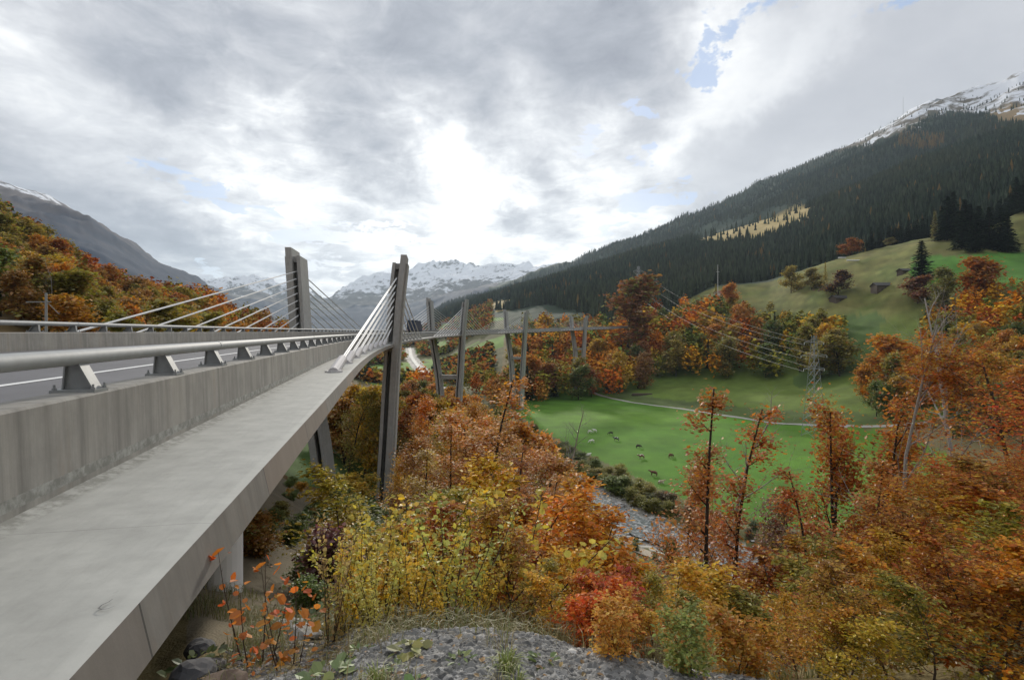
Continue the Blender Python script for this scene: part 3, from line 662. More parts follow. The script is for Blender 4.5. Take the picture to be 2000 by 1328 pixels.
for s, ht, zf in PIERS:
    pier = empty('pier', (0, 0, 0)); pier.parent = bridge
    for side in (1, -1):
        x, y, _ = edge(s); c = bp(s, 0 if side > 0 else WT, 0)
        zl = zbase(s) + (0 if side > 0 else .6); foot = min(h1(c.x, c.y) - 3, zl - 12) - zl
        mb = MB()
        slab(mb, s, side, -.95, -.55, -1.9, 1.9, foot, ht - 1.0)     # inner slab
        slab(mb, s, side, -.55, .0, -.45, .45, foot, ht - 1.2)       # recessed web
        slab(mb, s, side, -.548, -.002, -1.25, 1.25, ht - 1.75, ht - 1.03)  # head block
        slab(mb, s, side, .0, .74, -2.0, 2.0, foot, ht)              # outer fin
        slab(mb, s, side, .74, 1.0, -1.35, 1.35, foot, ht - 1.05)    # outer rib
        slab(mb, s, side, -.548, -.002, -1.6, 1.6, -1.0, .25)        # seat under the deck edge
        o = mb.build('pylon_leg', M['pylon'], pier); uv_world(o)
    if npier > 0:
        for dz in (-15.5,) + ((-34.,) if npier < 3 else ()):
            cb = MB()
            a0 = pylon_pt(s, 1, -.96, 0, dz); b0 = pylon_pt(s, -1, -.96, 0, dz - .6)
            m_ = (a0 + b0) / 2; L = (a0 - b0).length; ang = math.atan2(a0.y - b0.y, a0.x - b0.x)
            cb.box(m_, (L, 2.2, 1.5), ang)
            o = cb.build('crossbeam', M['pylon'], pier); uv_world(o)
    npier += 1
# cables
rest = MB(); restA = MB()
for k, (s, ht, _) in enumerate(PIERS):
    nc = 8 if k in (0, 3) else 9
    for side in (1, -1):
        for dr in (-1, 1):
            if k == 3 and dr == 1: nn = 8
            else: nn = nc
            for i in range(nn):
                j = nn - 1 - i                                   # j: 0 = lowest
                top = ht - 2.75 - i * (ht - 4.2) / nn
                d = 9.0 + j * (39.5 / 7 if k == 0 else 5.2)
                wa = .62 if side > 0 else WT - .62
                A = bp(s + dr * d, wa, .02 if side > 0 else .62)
                B = pylon_pt(s, side, -.27, dr * .46, top)
                dv = (B - A).normalized(); r = .055 if k == 0 else .06
                a_end = A + dv * 2.3; off = Vector((0, 0, 1)).cross(dv).normalized() * .045
                if k < 3:
                    c = MB(); c.tube([A + dv * 1.5 + off, B + off], r * .75, 6); c.tube([A + dv * 1.5 - off, B - off], r * .75, 6)
                    co = c.build('stay_cable', M['cable'], bridge)
                    an = MB(); an.tube([A - dv * .1, A + dv * 2.15, A + dv * 2.35], [.21, .20, .14], 12)
                    fl = [A + Vector((math.cos(t) * .34, math.sin(t) * .34, .01)) for t in np.linspace(0, 2 * math.pi, 12, endpoint=False)]
                    an.prism([p + Vector((0, 0, -.03)) for p in fl], [p + Vector((0, 0, .05)) for p in fl])
                    an.tube([A - dv * 1.1, A - dv * 1.9], [.17, .15], 8)     # anchor head below the slab
                    an.build('anchor_tube', M['anchor'], co, smooth=False)
                else:
                    rest.tube([A, B], .05, 5); rest.tube([A - dv * .1, A + dv * 2.2], .2, 6)
ro = rest.build('stay_cable', M['cable'], bridge); ro['kind'] = 'stuff'
# round column under the near deck, and end abutment under the far hill
colm = MB(); cx, cy = bp(9.15, 1.3, 0).xy
g0 = h1(cx, cy)
colm.tube([(cx, cy, g0 - .6), (cx, cy, zbase(9) - .4)], .34, 24); o = colm.build('support_column', simple('white_column_paint', (.82, .81, .79), .7, 0, .05), bridge, smooth=False); o['label'] = 'white round column under the near deck'
# drainage marks etc. are in the concrete material
print('stage: bridge ok')
# ------------------------------------------------------------------ plants
def leaf_mesh_arrays(P, size, tmpl='diamond', up=.5, squash=1., rs=None, align=None, stretch=1.0):
    """P (n,3) leaf positions, size (n,) -> V, loops, sizes"""
    rs = rs or RN; n = len(P)
    nrm = rs.normal(size=(n, 3)); nrm[:, 2] = np.abs(nrm[:, 2]) + up * 2; nrm /= np.linalg.norm(nrm, axis=1)[:, None]
    t = rs.normal(size=(n, 3)) if align is None else align + rs.normal(size=(n, 3)) * .35
    t -= nrm * (t * nrm).sum(1)[:, None]; t /= np.linalg.norm(t, axis=1)[:, None]; b = np.cross(nrm, t)
    if tmpl == 'diamond': T_ = np.array([(-.5, 0, 0), (0, -.32, .06), (.5, 0, -.04), (0, .32, .06)]); F = [(0, 1, 2, 3)]
    elif tmpl == 'clump': T_ = np.array([(-.5, .05, -.05), (-.15, -.36, .05), (.32, -.3, -.08), (.52, .1, .05), (.05, .4, -.05)]); F = [(0, 1, 2, 3, 4)]
    elif tmpl == 'leaf': T_ = np.array([(0, 0, 0), (.3, -.27, .07), (.72, -.22, .05), (1, 0, -.08), (.72, .22, .05), (.3, .27, .07)]); F = [(0, 1, 2, 3), (0, 3, 4, 5)]
    elif tmpl == 'round': T_ = np.array([(0, 0, 0), (.2, -.34, .05), (.65, -.36, .06), (1, 0, -.06), (.65, .36, .06), (.2, .34, .05)]); F = [(0, 1, 2, 3), (0, 3, 4, 5)]
    elif tmpl == 'lance': T_ = np.array([(0, 0, 0), (.35, -.15, .05), (.75, -.12, .02), (1, 0, -.1), (.75, .12, .02), (.35, .15, .05)]); F = [(0, 1, 2, 3), (0, 3, 4, 5)]
    k = len(T_); T_ = T_ * np.array([stretch, 1, 1])
    V = P[:, None, :] + size[:, None, None] * (T_[None, :, 0:1] * t[:, None, :] + T_[None, :, 1:2] * b[:, None, :] + T_[None, :, 2:3] * nrm[:, None, :])
    fl = np.array([i for f in F for i in f]); loops = (np.arange(n)[:, None] * k + fl[None, :]).ravel()
    sizes = np.tile([len(f) for f in F], n)
    return V.reshape(-1, 3), loops, sizes

def grow(seed, height, spread, levels=3, nb=(7, 5, 4), trunk_r=.14, clear=.25, up=.5, crooked=.12, taper_top=True, sides=6, droop=0., multi=1, len_f=(.45, .5, .5)):
    """branch skeleton: returns wood MB and twig tips [(point, dir)]"""
    rr = random.Random(seed); mb = MB(); tips = []
    def branch(p, d, L, r, lv):
        n = max(3, int(5 - lv)); pts = [p.copy()]; dd = d.copy()
        for i in range(n):
            dd = dd + Vector((rr.gauss(0, crooked), rr.gauss(0, crooked), rr.gauss(0, crooked * .6) + (.07 * up if lv else .04) - droop * .06 * lv)); dd.normalize()
            pts.append(pts[-1] + dd * L / n)
        rad = [r * (1 - .78 * i / n) for i in range(n + 1)]
        mb.tube(pts, rad, max(3, sides - lv * 2 + (1 if lv == 0 else 0)), cap=False)
        if lv >= levels:
            for q in (.45, .7, 1.0): k = q * n; i = min(int(k), n - 1); tips.append((pts[i].lerp(pts[i + 1], k - i), dd.copy()))
            return
        if lv > 0:
            for q in (.5, .8, 1.0) if lv >= levels - 1 else (1.0,): k = q * n; i = min(int(k), n - 1); tips.append((pts[i].lerp(pts[i + 1], k - i), dd.copy()))
        m = nb[min(lv, len(nb) - 1)]
        for j in range(m):
            q = (clear + (1 - clear) * (j + rr.random()) / m) if lv == 0 else (.25 + .75 * (j + rr.random()) / m)
            k = min(q, .985) * n; i = min(int(k), n - 1); o = pts[i].lerp(pts[i + 1], k - i); ax = (pts[i + 1] - pts[i]).normalized()
            a = rr.random() * 6.283 if lv == 0 else j * 2.4 + rr.random()
            s_ = ax.orthogonal().normalized(); s2 = ax.cross(s_); side = s_ * math.cos(a) + s2 * math.sin(a)
            e = .55 + .5 * rr.random()
            nd = (ax * (up * (.6 + .5 * (q if taper_top else 0))) + side * e).normalized()
            if lv: nd.z = nd.z * .7
            env = 1.0
            if lv == 0: env = spread * (1.15 - .75 * max(0, (q - .45)) / .55) if taper_top else spread
            branch(o, nd, L * (env if lv == 0 else 1) * len_f[min(lv, len(len_f) - 1)] * (.75 + .5 * rr.random()), rad[i] * .55, lv + 1)
    if multi == 1: branch(Vector((0, 0, -.3)), Vector((rr.gauss(0, .03), rr.gauss(0, .03), 1)).normalized(), height * .95, trunk_r, 0)
    else:
        for q in range(multi):
            a = q * 6.283 / multi + rr.random(); t = .07 + (.12 if height > 4 else .34) * rr.random()
            branch(Vector((math.cos(a) * trunk_r, math.sin(a) * trunk_r, -.3)), Vector((math.cos(a) * t, math.sin(a) * t, 1)).normalized(), height * (.8 + .25 * rr.random()), trunk_r * .7, 0)
    return mb, tips

def crown_arrays(tips, per, size, jitter, tmpl, seed, up=.6, flat=.45, stretch=1., vary=.5):
    rs = np.random.RandomState(seed)
    P = np.array([t[0][:] for t in tips]); D = np.array([t[1][:] for t in tips]); n = len(P)
    idx = np.repeat(np.arange(n), per); off = rs.normal(size=(len(idx), 3)) * jitter; off[:, 2] *= flat
    Q = P[idx] + off - D[idx] * (rs.rand(len(idx), 1) * jitter * 1.6)
    sz = size * (1 - vary + 2 * vary * rs.rand(len(idx)) ** 1.5)
    al = D[idx].copy(); al[:, 2] -= .2
    return leaf_mesh_arrays(Q, sz, tmpl, up, rs=rs, align=al, stretch=stretch)

PROTO = {}
def make_proto(key, crown_mat, wood_mat, seed, height, leaves=None, **kw):
    mb, tips = grow(seed, height, **kw)
    wood = mb.mesh(key + '_wood', wood_mat, smooth=True)
    cr = None
    if leaves:
        V, l, s = crown_arrays(tips, seed=seed + 5, **leaves); cr = np_mesh(key + '_leaves', V, l, s, crown_mat)
        zt = np.percentile(V[:, 2], 99.5)
    else: zt = max(v[2] for v in mb.V)
    PROTO.setdefault(key, []).append((wood, cr, zt)); return wood, cr, zt

QUEUE = []
def broad(*a, **k): QUEUE.append((a, k))
REL = []
def flush_broad(limit):
    """the largest-looking broadleaf trees become objects, the rest one mass"""
    QUEUE.sort(key=lambda q: -q[0][3] / q[1].pop('Y'))
    for a, k in QUEUE[:limit]: plant('broadleaf_tree', *a[:1], a[1], a[2], a[3], *a[4:], **k)
    rs = np.random.RandomState(77); V = []; L = []; S_ = []; C_ = []; b = 0
    for a, k in QUEUE[limit:]:
        key, x, y, h, c = a[:5]; w = k.get('wide', 1) * h * .33; z = h1(x, y); n = 190
        u = rs.normal(size=(n, 3)); u /= np.linalg.norm(u, axis=1)[:, None]; u *= (rs.rand(n, 1) ** .4); lob = 1 + .3 * np.sin(u[:, :1] * 5 + rs.rand() * 6) * np.cos(u[:, 1:2] * 4 + rs.rand() * 6)
        P = np.array([x, y, z + h * .56]) + u * lob * np.array([w, w, h * .46]); v, l, s = leaf_mesh_arrays(P, rs.uniform(.07, .16, n) * h, 'clump', .5, rs=rs)
        V.append(v); L.append(l + b); S_.append(s); b += len(v); C_.append(np.repeat(np.array(c)[None] * rs.uniform(.55, 1.35, (n, 1)), 5, axis=0))
    m, T, out = new_mat('autumn_wood_foliage'); a = T.add('ShaderNodeAttribute', attribute_name='tint').outputs['Color']; principled(T, out, a, .95, spec=.1)
    o = link('autumn_wood', np_mesh('autumn_wood', np.vstack(V), np.concatenate(L), np.concatenate(S_), m, attrs={'tint': np.vstack(C_)})); tag(o, 'farther autumn woods behind the nearer trees', 'wood', kind='stuff')
    print('broadleaf', len(QUEUE))
def plant(kind, key, x, y, h, color, label, cat='tree', group=None, rz=None, variant=None, sink=0., wide=1., tilt=None, woodname='trunk', crownname='crown', z=None):
    wood, cr, zt = PROTO[key][(R.randrange(len(PROTO[key])) if variant is None else variant % len(PROTO[key]))]
    k = h / zt; e = empty(kind, (x, y, (h1(x, y) if z is None else z) - sink), R.random() * 6.283 if rz is None else rz)
    if tilt: e.rotation_euler = (tilt[0], tilt[1], e.rotation_euler[2])
    e.scale = (k * wide, k * wide, k); tag(e, label, cat, group)
    w = link(woodname, wood, e)
    if cr: c = link(crownname, cr, e); c.color = (*color, 1)
    return e

# --- prototypes
for i in range(5):   # broad autumn tree seen from 60 m and more
    make_proto('broad', M['beech'], M['bark'], 100 + i, 15, spread=.66, levels=2, nb=(15, 6), trunk_r=.22, clear=.06, up=.75, sides=5, len_f=(.46, .5), crooked=.1,
               leaves=dict(per=13, size=.72, jitter=.85, tmpl='clump', up=.5, flat=.75))
for i in range(3):   # looser, taller
    make_proto('tall', M['maple'], M['bark'], 140 + i, 19, spread=.40, levels=2, nb=(13, 6), trunk_r=.2, clear=.25, up=.9, sides=5, len_f=(.5, .5),
               leaves=dict(per=13, size=.55, jitter=.62, tmpl='clump', up=.4, flat=.6))
for i in range(4):   # middle distance, 15-70 m
    make_proto('mid', M['beech'], M['bark'], 180 + i, 13, spread=.55, levels=3, nb=(12, 6, 3), trunk_r=.15, clear=.06, up=.75, sides=6, len_f=(.44, .5, .5),
               leaves=dict(per=6, size=.22, jitter=.42, tmpl='clump', up=.8, flat=.6))
for i in range(2):
    make_proto('thin', M['beech'], M['bark'], 210 + i, 16, spread=.20, levels=3, nb=(15, 4, 2), trunk_r=.15, clear=.10, up=.7, sides=7, len_f=(.5, .5, .5), crooked=.05,
               leaves=dict(per=6, size=.18, jitter=.34, tmpl='clump', up=.9, flat=.5))
make_proto('multi', M['nearbeech'], M['bark'], 230, 11, spread=.42, levels=3, nb=(9, 6, 3), trunk_r=.2, clear=.28, up=.95, sides=7, multi=4, len_f=(.42, .5, .5),
           leaves=dict(per=6, size=.15, jitter=.38, tmpl='clump', up=.9, flat=.65))
for i in range(3):
    make_proto('bare', None, M['palebark'], 240 + i, 17, spread=.42, levels=3, nb=(10, 6, 4), trunk_r=.15, clear=.3, up=1.0, sides=7, crooked=.12, len_f=(.5, .55, .5))
for i in range(4):   # beech saplings and lower branches close by
    make_proto('sapling', M['nearbeech'], M['twig'], 260 + i, 3.6, spread=.62, levels=3, nb=(12, 6, 4), trunk_r=.032, clear=.04, up=.75, sides=5, crooked=.13, len_f=(.42, .5, .5),
               leaves=dict(per=3, size=.088, jitter=.085, tmpl='leaf', up=1.1, flat=.45, vary=.7))
make_proto('bigbeech', M['nearbeech'], M['bark'], 280, 13, spread=.72, levels=4, nb=(13, 7, 5, 3), trunk_r=.16, clear=.1, up=.45, sides=7, crooked=.11, len_f=(.5, .52, .5, .5),
           leaves=dict(per=5, size=.125, jitter=.20, tmpl='leaf', up=1.4, flat=.35, vary=.7))
for i in range(3):   # upright whips with round yellow leaves
    make_proto('whips', M['willow'], M['twig'], 300 + i, 2.3, spread=.20, levels=1, nb=(12,), trunk_r=.022, clear=.12, up=1.3, sides=5, crooked=.085, multi=5, len_f=(.36,),
               leaves=dict(per=4, size=.064, jitter=.055, tmpl='round', up=.3, flat=1.3, vary=.7))
for i in range(2):
    make_proto('redbush', M['redleaf'], M['twig'], 320 + i, 1.7, spread=.6, levels=2, nb=(9, 6), trunk_r=.022, clear=.03, up=.85, sides=5, multi=4, crooked=.1, len_f=(.45, .5),
               leaves=dict(per=4, size=.085, jitter=.085, tmpl='leaf', up=.9, flat=.7, vary=.7))
make_proto('redsap', M['redleaf'], M['twig'], 333, 1.0, spread=.22, levels=1, nb=(8,), trunk_r=.009, clear=.1, up=1.2, sides=5, multi=4, crooked=.05, len_f=(.3,),
           leaves=dict(per=1, size=.062, jitter=.05, tmpl='round', up=.3, flat=1.2))
for i in range(3):   # low scrub on the slope and along the river
    make_proto('scrub', M['maple'], M['twig'], 340 + i, 3.2, spread=.6, levels=2, nb=(9, 5), trunk_r=.03, clear=.02, up=.8, sides=4, multi=3, len_f=(.5, .5),
               leaves=dict(per=9, size=.16, jitter=.22, tmpl='clump', up=.5, flat=.6))

def conifer_arrays(seed, h=24., base=3.6, dense=1.0, q=.75):
    rs = np.random.RandomState(seed); P = []; Dv = []; n_w = int(h * 1.7 * dense)
    for i in range(n_w):
        f = (i + rs.rand() * .5) / n_w; z = h * (.06 + .93 * f); r = base * (1 - f) ** .85 * (.75 + .4 * rs.rand()) + .12
        nb = int(6 + 7 * (1 - f))
        a0 = rs.rand() * 6.28
        for j in range(nb):
            a = a0 + j * 6.283 / nb + rs.normal() * .15; L = r * (.65 + .5 * rs.rand()); m = max(2, int(L / .5))
            for t in range(m):
                u = (t + .6) / m; P.append((math.cos(a) * L * u, math.sin(a) * L * u, z - L * u * (.28 + .2 * u) + rs.normal() * .08)); Dv.append((math.cos(a), math.sin(a), -.35))
    P = np.array(P); Dv = np.array(Dv)
    return leaf_mesh_arrays(P, q * (.7 + .7 * rs.rand(len(P))), 'clump', .9, rs=rs, align=Dv, stretch=1.3)
for i in range(4):
    V, l, s = conifer_arrays(400 + i, base=3.2 + .4 * i); me = np_mesh('spruce_needles', V, l, s, M['needle'])
    mb = MB(); mb.tube([(0, 0, -1), (0, 0, 12), (0, 0, 23)], [.3, .2, .03], 6); PROTO.setdefault('spruce', []).append((mb.mesh('spruce_wood', M['bark']), me, 24.3))
# larch / columnar yellow tree
V, l, s = conifer_arrays(420, h=14, base=2.6, q=.6); me = np_mesh('larch_needles', V, l, s, M['maple'])
mb = MB(); mb.tube([(0, 0, -1), (0, 0, 13)], [.2, .03], 6); PROTO['larch'] = [(mb.mesh('larch_wood', M['bark']), me, 14.2)]

RUST = (.48, .135, .018); ORANGE = (.68, .27, .022); GOLD = (.66, .38, .03); OLIVE = (.32, .27, .035); GREEN = (.17, .22, .04); BROWN = (.42, .20, .04); YELLOW = (.45, .34, .06); RED = (.28, .05, .022); PLUM = (.13, .06, .05)
DARKG = (.022, .036, .020)
def jit(c, a=.18): f = 1 + R.uniform(-a, a); return tuple(min(.9, q * f * (1 + R.uniform(-.07, .07))) for q in c)
WINDOWS = [(1135, 950, 1320, 1068), (1420, 1085, 1510, 1165), (1130, 800, 1330, 940), (1470, 870, 1575, 985)]
def blocks(px, Y, yt, hw):
    w = hw / Y * 1000
    return any(px + w > a and px - w < c and yt < d for a, b, c, d in WINDOWS)
CN = {RUST: 'rust red', ORANGE: 'orange', GOLD: 'golden', OLIVE: 'olive brown', GREEN: 'green', BROWN: 'brown', YELLOW: 'yellow', RED: 'deep red', PLUM: 'dull purple'}

# --- left hillside beech wood
def scatter(n, box, fn, mind, tries=40):
    pts = []; k = 0
    while len(pts) < n and k < n * tries:
        k += 1; p = fn()
        if p is None: continue
        if all((p[0] - q[0]) ** 2 + (p[1] - q[1]) ** 2 > mind ** 2 for q in pts): pts.append(p)
    return pts
def left_pt():
    px = R.uniform(-60, 625); Y = math.exp(R.uniform(math.log(88), math.log(340)))
    x, y = at(px, Y)
    if Y < 130 and px > 380: return None
    if px > 560 and Y < 230: return None
    if 100 < Y < 150 and px < 45: return None
    return x, y, px, Y
for x, y, px, Y in scatter(230, None, left_pt, 6.5):
    z = h1(x, y); far = Y > 200
    h = R.uniform(12, 17) if far else R.uniform(9, 13.5)
    if px > 430: h = min(h, R.uniform(9, 13))
    h = min(h, Z(Y, np.interp(px, [0, 40, 100, 200, 300, 400, 450, 500, 560, 620], [372, 400, 443, 508, 533, 548, 558, 582, 615, 640]) + R.uniform(-3, 12)) - z)
    if h < 5: continue
    c = R.choice([RUST, RUST, BROWN, BROWN, ORANGE, OLIVE, OLIVE]) if far else R.choice([OLIVE, OLIVE, BROWN, GOLD, ORANGE, BROWN])
    if px < 160 and R.random() < .3: c = R.choice([OLIVE, GREEN])
    pos = 'on the upper left hillside' if far else 'behind the far railing on the left'
    broad('broad', x, y, h, jit(c), '%s autumn tree %s' % (CN[c], pos), Y=Y, group='%s trees %s' % (CN[c], pos), wide=R.uniform(1.0, 1.35))
plant('broadleaf_tree', 'bare', *at(88, 95), 13.5, BROWN, 'thin-crowned grey tree with bare trunk behind the far railing at the left edge')
plant('broadleaf_tree', 'tall', *at(78, 100), 12.5, jit(BROWN), 'tall brown tree beside the wooden pole at the far left', wide=1.5)
plant('broadleaf_tree', 'broad', *at(150, 190), 8, YELLOW, 'small bright yellow tree on the left hillside')

# --- wood on the near bank below the bridge
def bank_pt():
    px = R.uniform(655, 1130); Y = math.exp(R.uniform(math.log(36), math.log(240))); x, y = at(px, Y)
    rd = float(dist_poly(np.array([x]), np.array([y]), RIVER)[0][0])
    if rd < 11: return None
    if px > 990 and Y > 150: return None
    if px > 1060 and Y > 105: return None
    # keep clear of the bridge legs
    for s, _, _ in PIERS:
        for w in (0, WT):
            c = bp(s, w, 0)
            if math.hypot(c.x - x, c.y - y) < 6: return None
    if px < 770 and Y < 78: return None
    return x, y, px, Y
for x, y, px, Y in scatter(125, None, bank_pt, 5.5):
    z = h1(x, y)
    lim = np.interp(px, [600, 660, 760, 800, 900, 1000, 1050, 1130], [870, 780, 715, 735, 748, 790, 815, 900]) + (30 if Y < 80 else 0)
    if Y < 80: lim += np.interp(px, [650, 760, 800, 850, 900, 1130], [30, 150, 130, 30, 10, 40])
    h = min(R.uniform(11, 19), Z(Y, lim + R.uniform(-12, 45)) - z)
    if h < 4: continue
    c = R.choice([ORANGE, ORANGE, GOLD, OLIVE, RUST, GOLD]) if px > 780 else R.choice([OLIVE, GOLD, OLIVE, GOLD, BROWN])
    key = 'mid' if Y < 90 else 'broad'
    broad(key, x, y, h, jit(c), '%s autumn tree on the steep bank below the bridge' % CN[c], Y=Y, group='%s trees on the bank below the bridge' % CN[c], wide=R.uniform(.8, 1.15))
def far_bank():
    px = R.uniform(800, 1060); Y = R.uniform(240, 420); x, y = at(px, Y)
    rd = float(dist_poly(np.array([x]), np.array([y]), RIVER)[0][0])
    if rd < 12 or (px > 990 and Y < 330): return None
    return x, y, px, Y
for x, y, px, Y in scatter(60, None, far_bank, 9):
    h = min(R.uniform(12, 20), Z(Y, 690) - h1(x, y)); c = R.choice([RUST, ORANGE, OLIVE, BROWN, GREEN])
    if h > 5: broad('broad', x, y, h, jit(c), Y=Y, *['%s autumn tree by the river beyond the second bridge pier' % CN[c]], group='%s trees by the river beyond the second pier' % CN[c])
# --- belts along the far edge of the meadow and up to the pasture
def belt_pt():
    px = R.uniform(1000, 1715); Y = R.uniform(330, 640); x, y = at(px, Y)
    lo = np.interp(px, [1000, 1040, 1185, 1300, 1400, 1500, 1600, 1715], [365, 352, 362, 432, 402, 380, 340, 305])
    hi = np.interp(px, [1000, 1300, 1370, 1500, 1600, 1680, 1715], [660, 640, 565, 530, 452, 380, 325])
    if 1655 < px < 1712 and Y > 325: return None
    if not lo < Y < hi: return None
    if 1105 < px < 1180 and 402 < Y < 418: return None
    return x, y, px, Y
for x, y, px, Y in scatter(350, None, belt_pt, 9.0):
    z = h1(x, y)
    if R.random() < (.22 if px < 1350 else .12) and Y < 445 + max(0, 1350 - px) and z < 12:
        plant('spruce_tree', 'spruce', x, y, R.uniform(18, 29), jit(DARKG), 'dark spruce among the autumn trees beyond the meadow', group='spruces among the autumn trees beyond the meadow')
    else:
        c = R.choice([OLIVE, ORANGE, OLIVE, GOLD, GREEN, RUST, BROWN, ORANGE]) if px < 1500 else R.choice([OLIVE, OLIVE, GREEN, GOLD])
        if px < 1190 and Y < 430 : yl_ = R.uniform(688, 712)
        else: yl_ = 0
        if px > 1360 and z > 36: continue
        h = min(R.uniform(20, 31), Z(Y, max(yl_, 0 * Y) or np.interp(px, [1000, 1190, 1300, 1400, 1600, 1715], [612, 600, 588, 582, 606, 640]) + R.uniform(-8, 28)) - z)
        if h < 7: continue
        broad('broad', x, y, h, jit(c), '%s autumn tree in the belt beyond the meadow' % CN[c], Y=Y, group='%s trees in the belt beyond the meadow' % CN[c], wide=R.uniform(.9, 1.2))
def at_top(px, Y, ytop): x, y = at(px, Y); return x, y, Z(Y, ytop) - h1(x, y)
# right-hand wood between meadow and pasture
def right_pt():
    px = R.uniform(1700, 2060); Y = R.uniform(170, 350); x, y = at(px, Y)
    if px < 1800 and Y > 300: return None
    if px < 1730 and Y < 230: return None
    if 1680 < px < 1850 and Y < 225: return None
    return x, y, px, Y
for x, y, px, Y in scatter(95, None, right_pt, 8):
    c = R.choice([OLIVE, GREEN, ORANGE, GOLD, BROWN, RUST])
    h = min(R.uniform(13, 19), Z(Y, np.interp(px, [1700, 1800, 1860, 2000], [640, 560, 535, 540]) + R.uniform(0, 30)) - h1(x, y))
    if h < 5: continue
    if R.random() < .14: plant('spruce_tree', 'spruce', x, y, h, jit(DARKG), 'small dark spruce in the mixed wood on the right', group='spruces in the mixed wood on the right')
    else: broad('broad', x, y, h, jit(c), '%s autumn tree in the mixed wood on the right' % CN[c], Y=Y, group='%s trees in the mixed wood on the right' % CN[c])
# single trees on the pasture: px, Y, top, key, colour, label, width
for px, Y, yt, key, c, lab, w in [
    (1662, 575, 466, 'broad', RUST, 'round rust orange tree at the upper edge of the pasture', 1.6),
    (1690, 565, 482, 'larch', YELLOW, 'small golden tree beside the round rust orange one', 1.1),
    (1736, 560, 464, 'broad', (.30, .29, .10), 'round pale olive bush on the pasture crest', 1.5),
    (1612, 500, 510, 'larch', YELLOW, 'narrow yellow columnar tree on the pasture', .8),
    (1585, 490, 524, 'broad', (.36, .30, .08), 'rounded yellow tree on the pasture left of the columnar one', 1.5),
    (1545, 520, 520, 'broad', YELLOW, 'small pale yellow tree low on the pasture edge', 1.1),
    (1636, 450, 530, 'broad', PLUM, 'dull purple leafless bush in the middle of the pasture', 1.4),
    (1800, 395, 468, 'spruce', DARKG, 'single dark conifer standing beside the upper barn', 2.3),
    (1792, 370, 538, 'broad', (.24, .07, .045), 'red bushy tree below the single dark conifer', 1.5),
    (1905, 330, 502, 'broad', RUST, 'big round russet tree at the right edge of the pasture', 1.35),
    (1848, 330, 520, 'tall', (.22, .22, .05), 'pale green birch-like tree left of the big russet one', 1.2),
    (1425, 545, 555, 'broad', ORANGE, 'small orange tree by the red building', 1.2),
    (1228, 470, 538, 'tall', (.34, .13, .03), 'tall rusty larch by the left power mast', 1.5),
    (1728, 265, 655, 'broad', ORANGE, 'bright orange tree above the meadow at the right', 1.35),
    (1748, 245, 690, 'broad', OLIVE, 'olive tree with brown lower branches in front of the orange one', 1.0),
    (1790, 235, 672, 'broad', GOLD, 'golden tree between the two bare tall trees', 1.2),
    (1640, 330, 655, 'broad', OLIVE, 'wide olive tree standing right of the right power mast', 1.3),
    (1398, 560, 552, 'larch', OLIVE, 'narrow olive tree next to the white pole', .8),
    (1445, 1200, 440, 'spruce', DARKG, 'dark spruce at the lower left of the high clearing', 1.1)]:
    x, y, h = at_top(px, Y, yt); plant('conifer_tree' if key == 'spruce' else 'broadleaf_tree', key, x, y, max(h, 4), jit(c, .05), lab, wide=w)
for px, Y, yt in [(1878, 430, 408), (1895, 445, 395), (1912, 430, 400), (1932, 425, 402), (1955, 420, 404), (1968, 415, 412), (1905, 415, 415), (1885, 450, 388), (1850, 470, 380), (1862, 480, 372), (1840, 500, 400), (1985, 500, 345), (2000, 480, 350)]:
    x, y, h = at_top(px, Y, yt); plant('spruce_tree', 'spruce', x, y, h, jit(DARKG), 'tall dark spruce in the clump at the right end of the pasture', group='spruces in the clump on the pasture', wide=1.7)
x, y, h = at_top(1826, 490, 410); plant('broadleaf_tree', 'larch', x, y, h, (.24, .2, .08), 'pale tan larch at the left of the dark spruce clump')

flush_broad(258)
# --- conifer forest of the far slope: the nearest ones single, the rest one mass
def forest_positions():
    out = []
    rs = np.random.RandomState(5)
    N = 190000; px = rs.uniform(840, 2080, N); Y = np.exp(rs.uniform(math.log(480), math.log(3300), N)); x = (px - 1000) / 1000 * Y; y = Y
    z = H(x, y); py = 664 - 1000 * z / y
    lo = np.interp(px, [840, 1000, 1200, 1300, 1400, 1500, 1600, 1700, 1800, 1850, 1900, 2000, 2080], [1500, 1000, 640, 630, 690, 690, 610, 580, 540, 540, 590, 500, 480])
    dens = np.clip((Y / 1500) ** 1.05, .25, 1.0) * np.where(Y > 2200, .8, 1)
    ok = (Y > lo) & (z > 0) & (z + (fbm(x / 60, y / 60, 3, 90) - .5) * 200 < 1090) & (rs.rand(N) < dens)
    jx = px + (fbm(x / 40, y / 40, 3, 44) - .5) * 60; jy = py + (fbm(x / 40, y / 40, 3, 45) - .5) * 26
    ok &= ~(in_poly(jx, jy, CLEAR_TAN) & (rs.rand(N) < .985)) & ~in_poly(px, py, CLEAR_FAR) & ~in_poly(px, py, [(1925, 222), (2010, 215), (2010, 245), (1950, 240)])
    ok &= ~((px > 1625) & (py < ALPINE(px)) & (Y > 1500) & (rs.rand(N) < .97))
    ok &= ~((px < 1050) & (Y < 1400) & (fbm(x / 120, y / 120, 3, 91) > .55))
    x, y, z, px = x[ok], y[ok], z[ok], px[ok]
    # thin to a minimum spacing with a coarse hash
    q = .0052; fr_ = y * q > 6.5
    cell = np.stack([np.where(fr_, np.floor(x / y / q) + 50000, np.floor(x / 6.5)), np.where(fr_, np.floor(np.log(y) / q) + 50000, np.floor(y / 6.5))], 1).astype(np.int64); _, ix = np.unique(cell[:, 0] * 100003 + cell[:, 1], return_index=True)
    return x[ix], y[ix], z[ix], px[ix]
fx, fy, fz, fpx = forest_positions()
order = np.argsort(fy); nearn = 225
yl = (fpx > 1040)
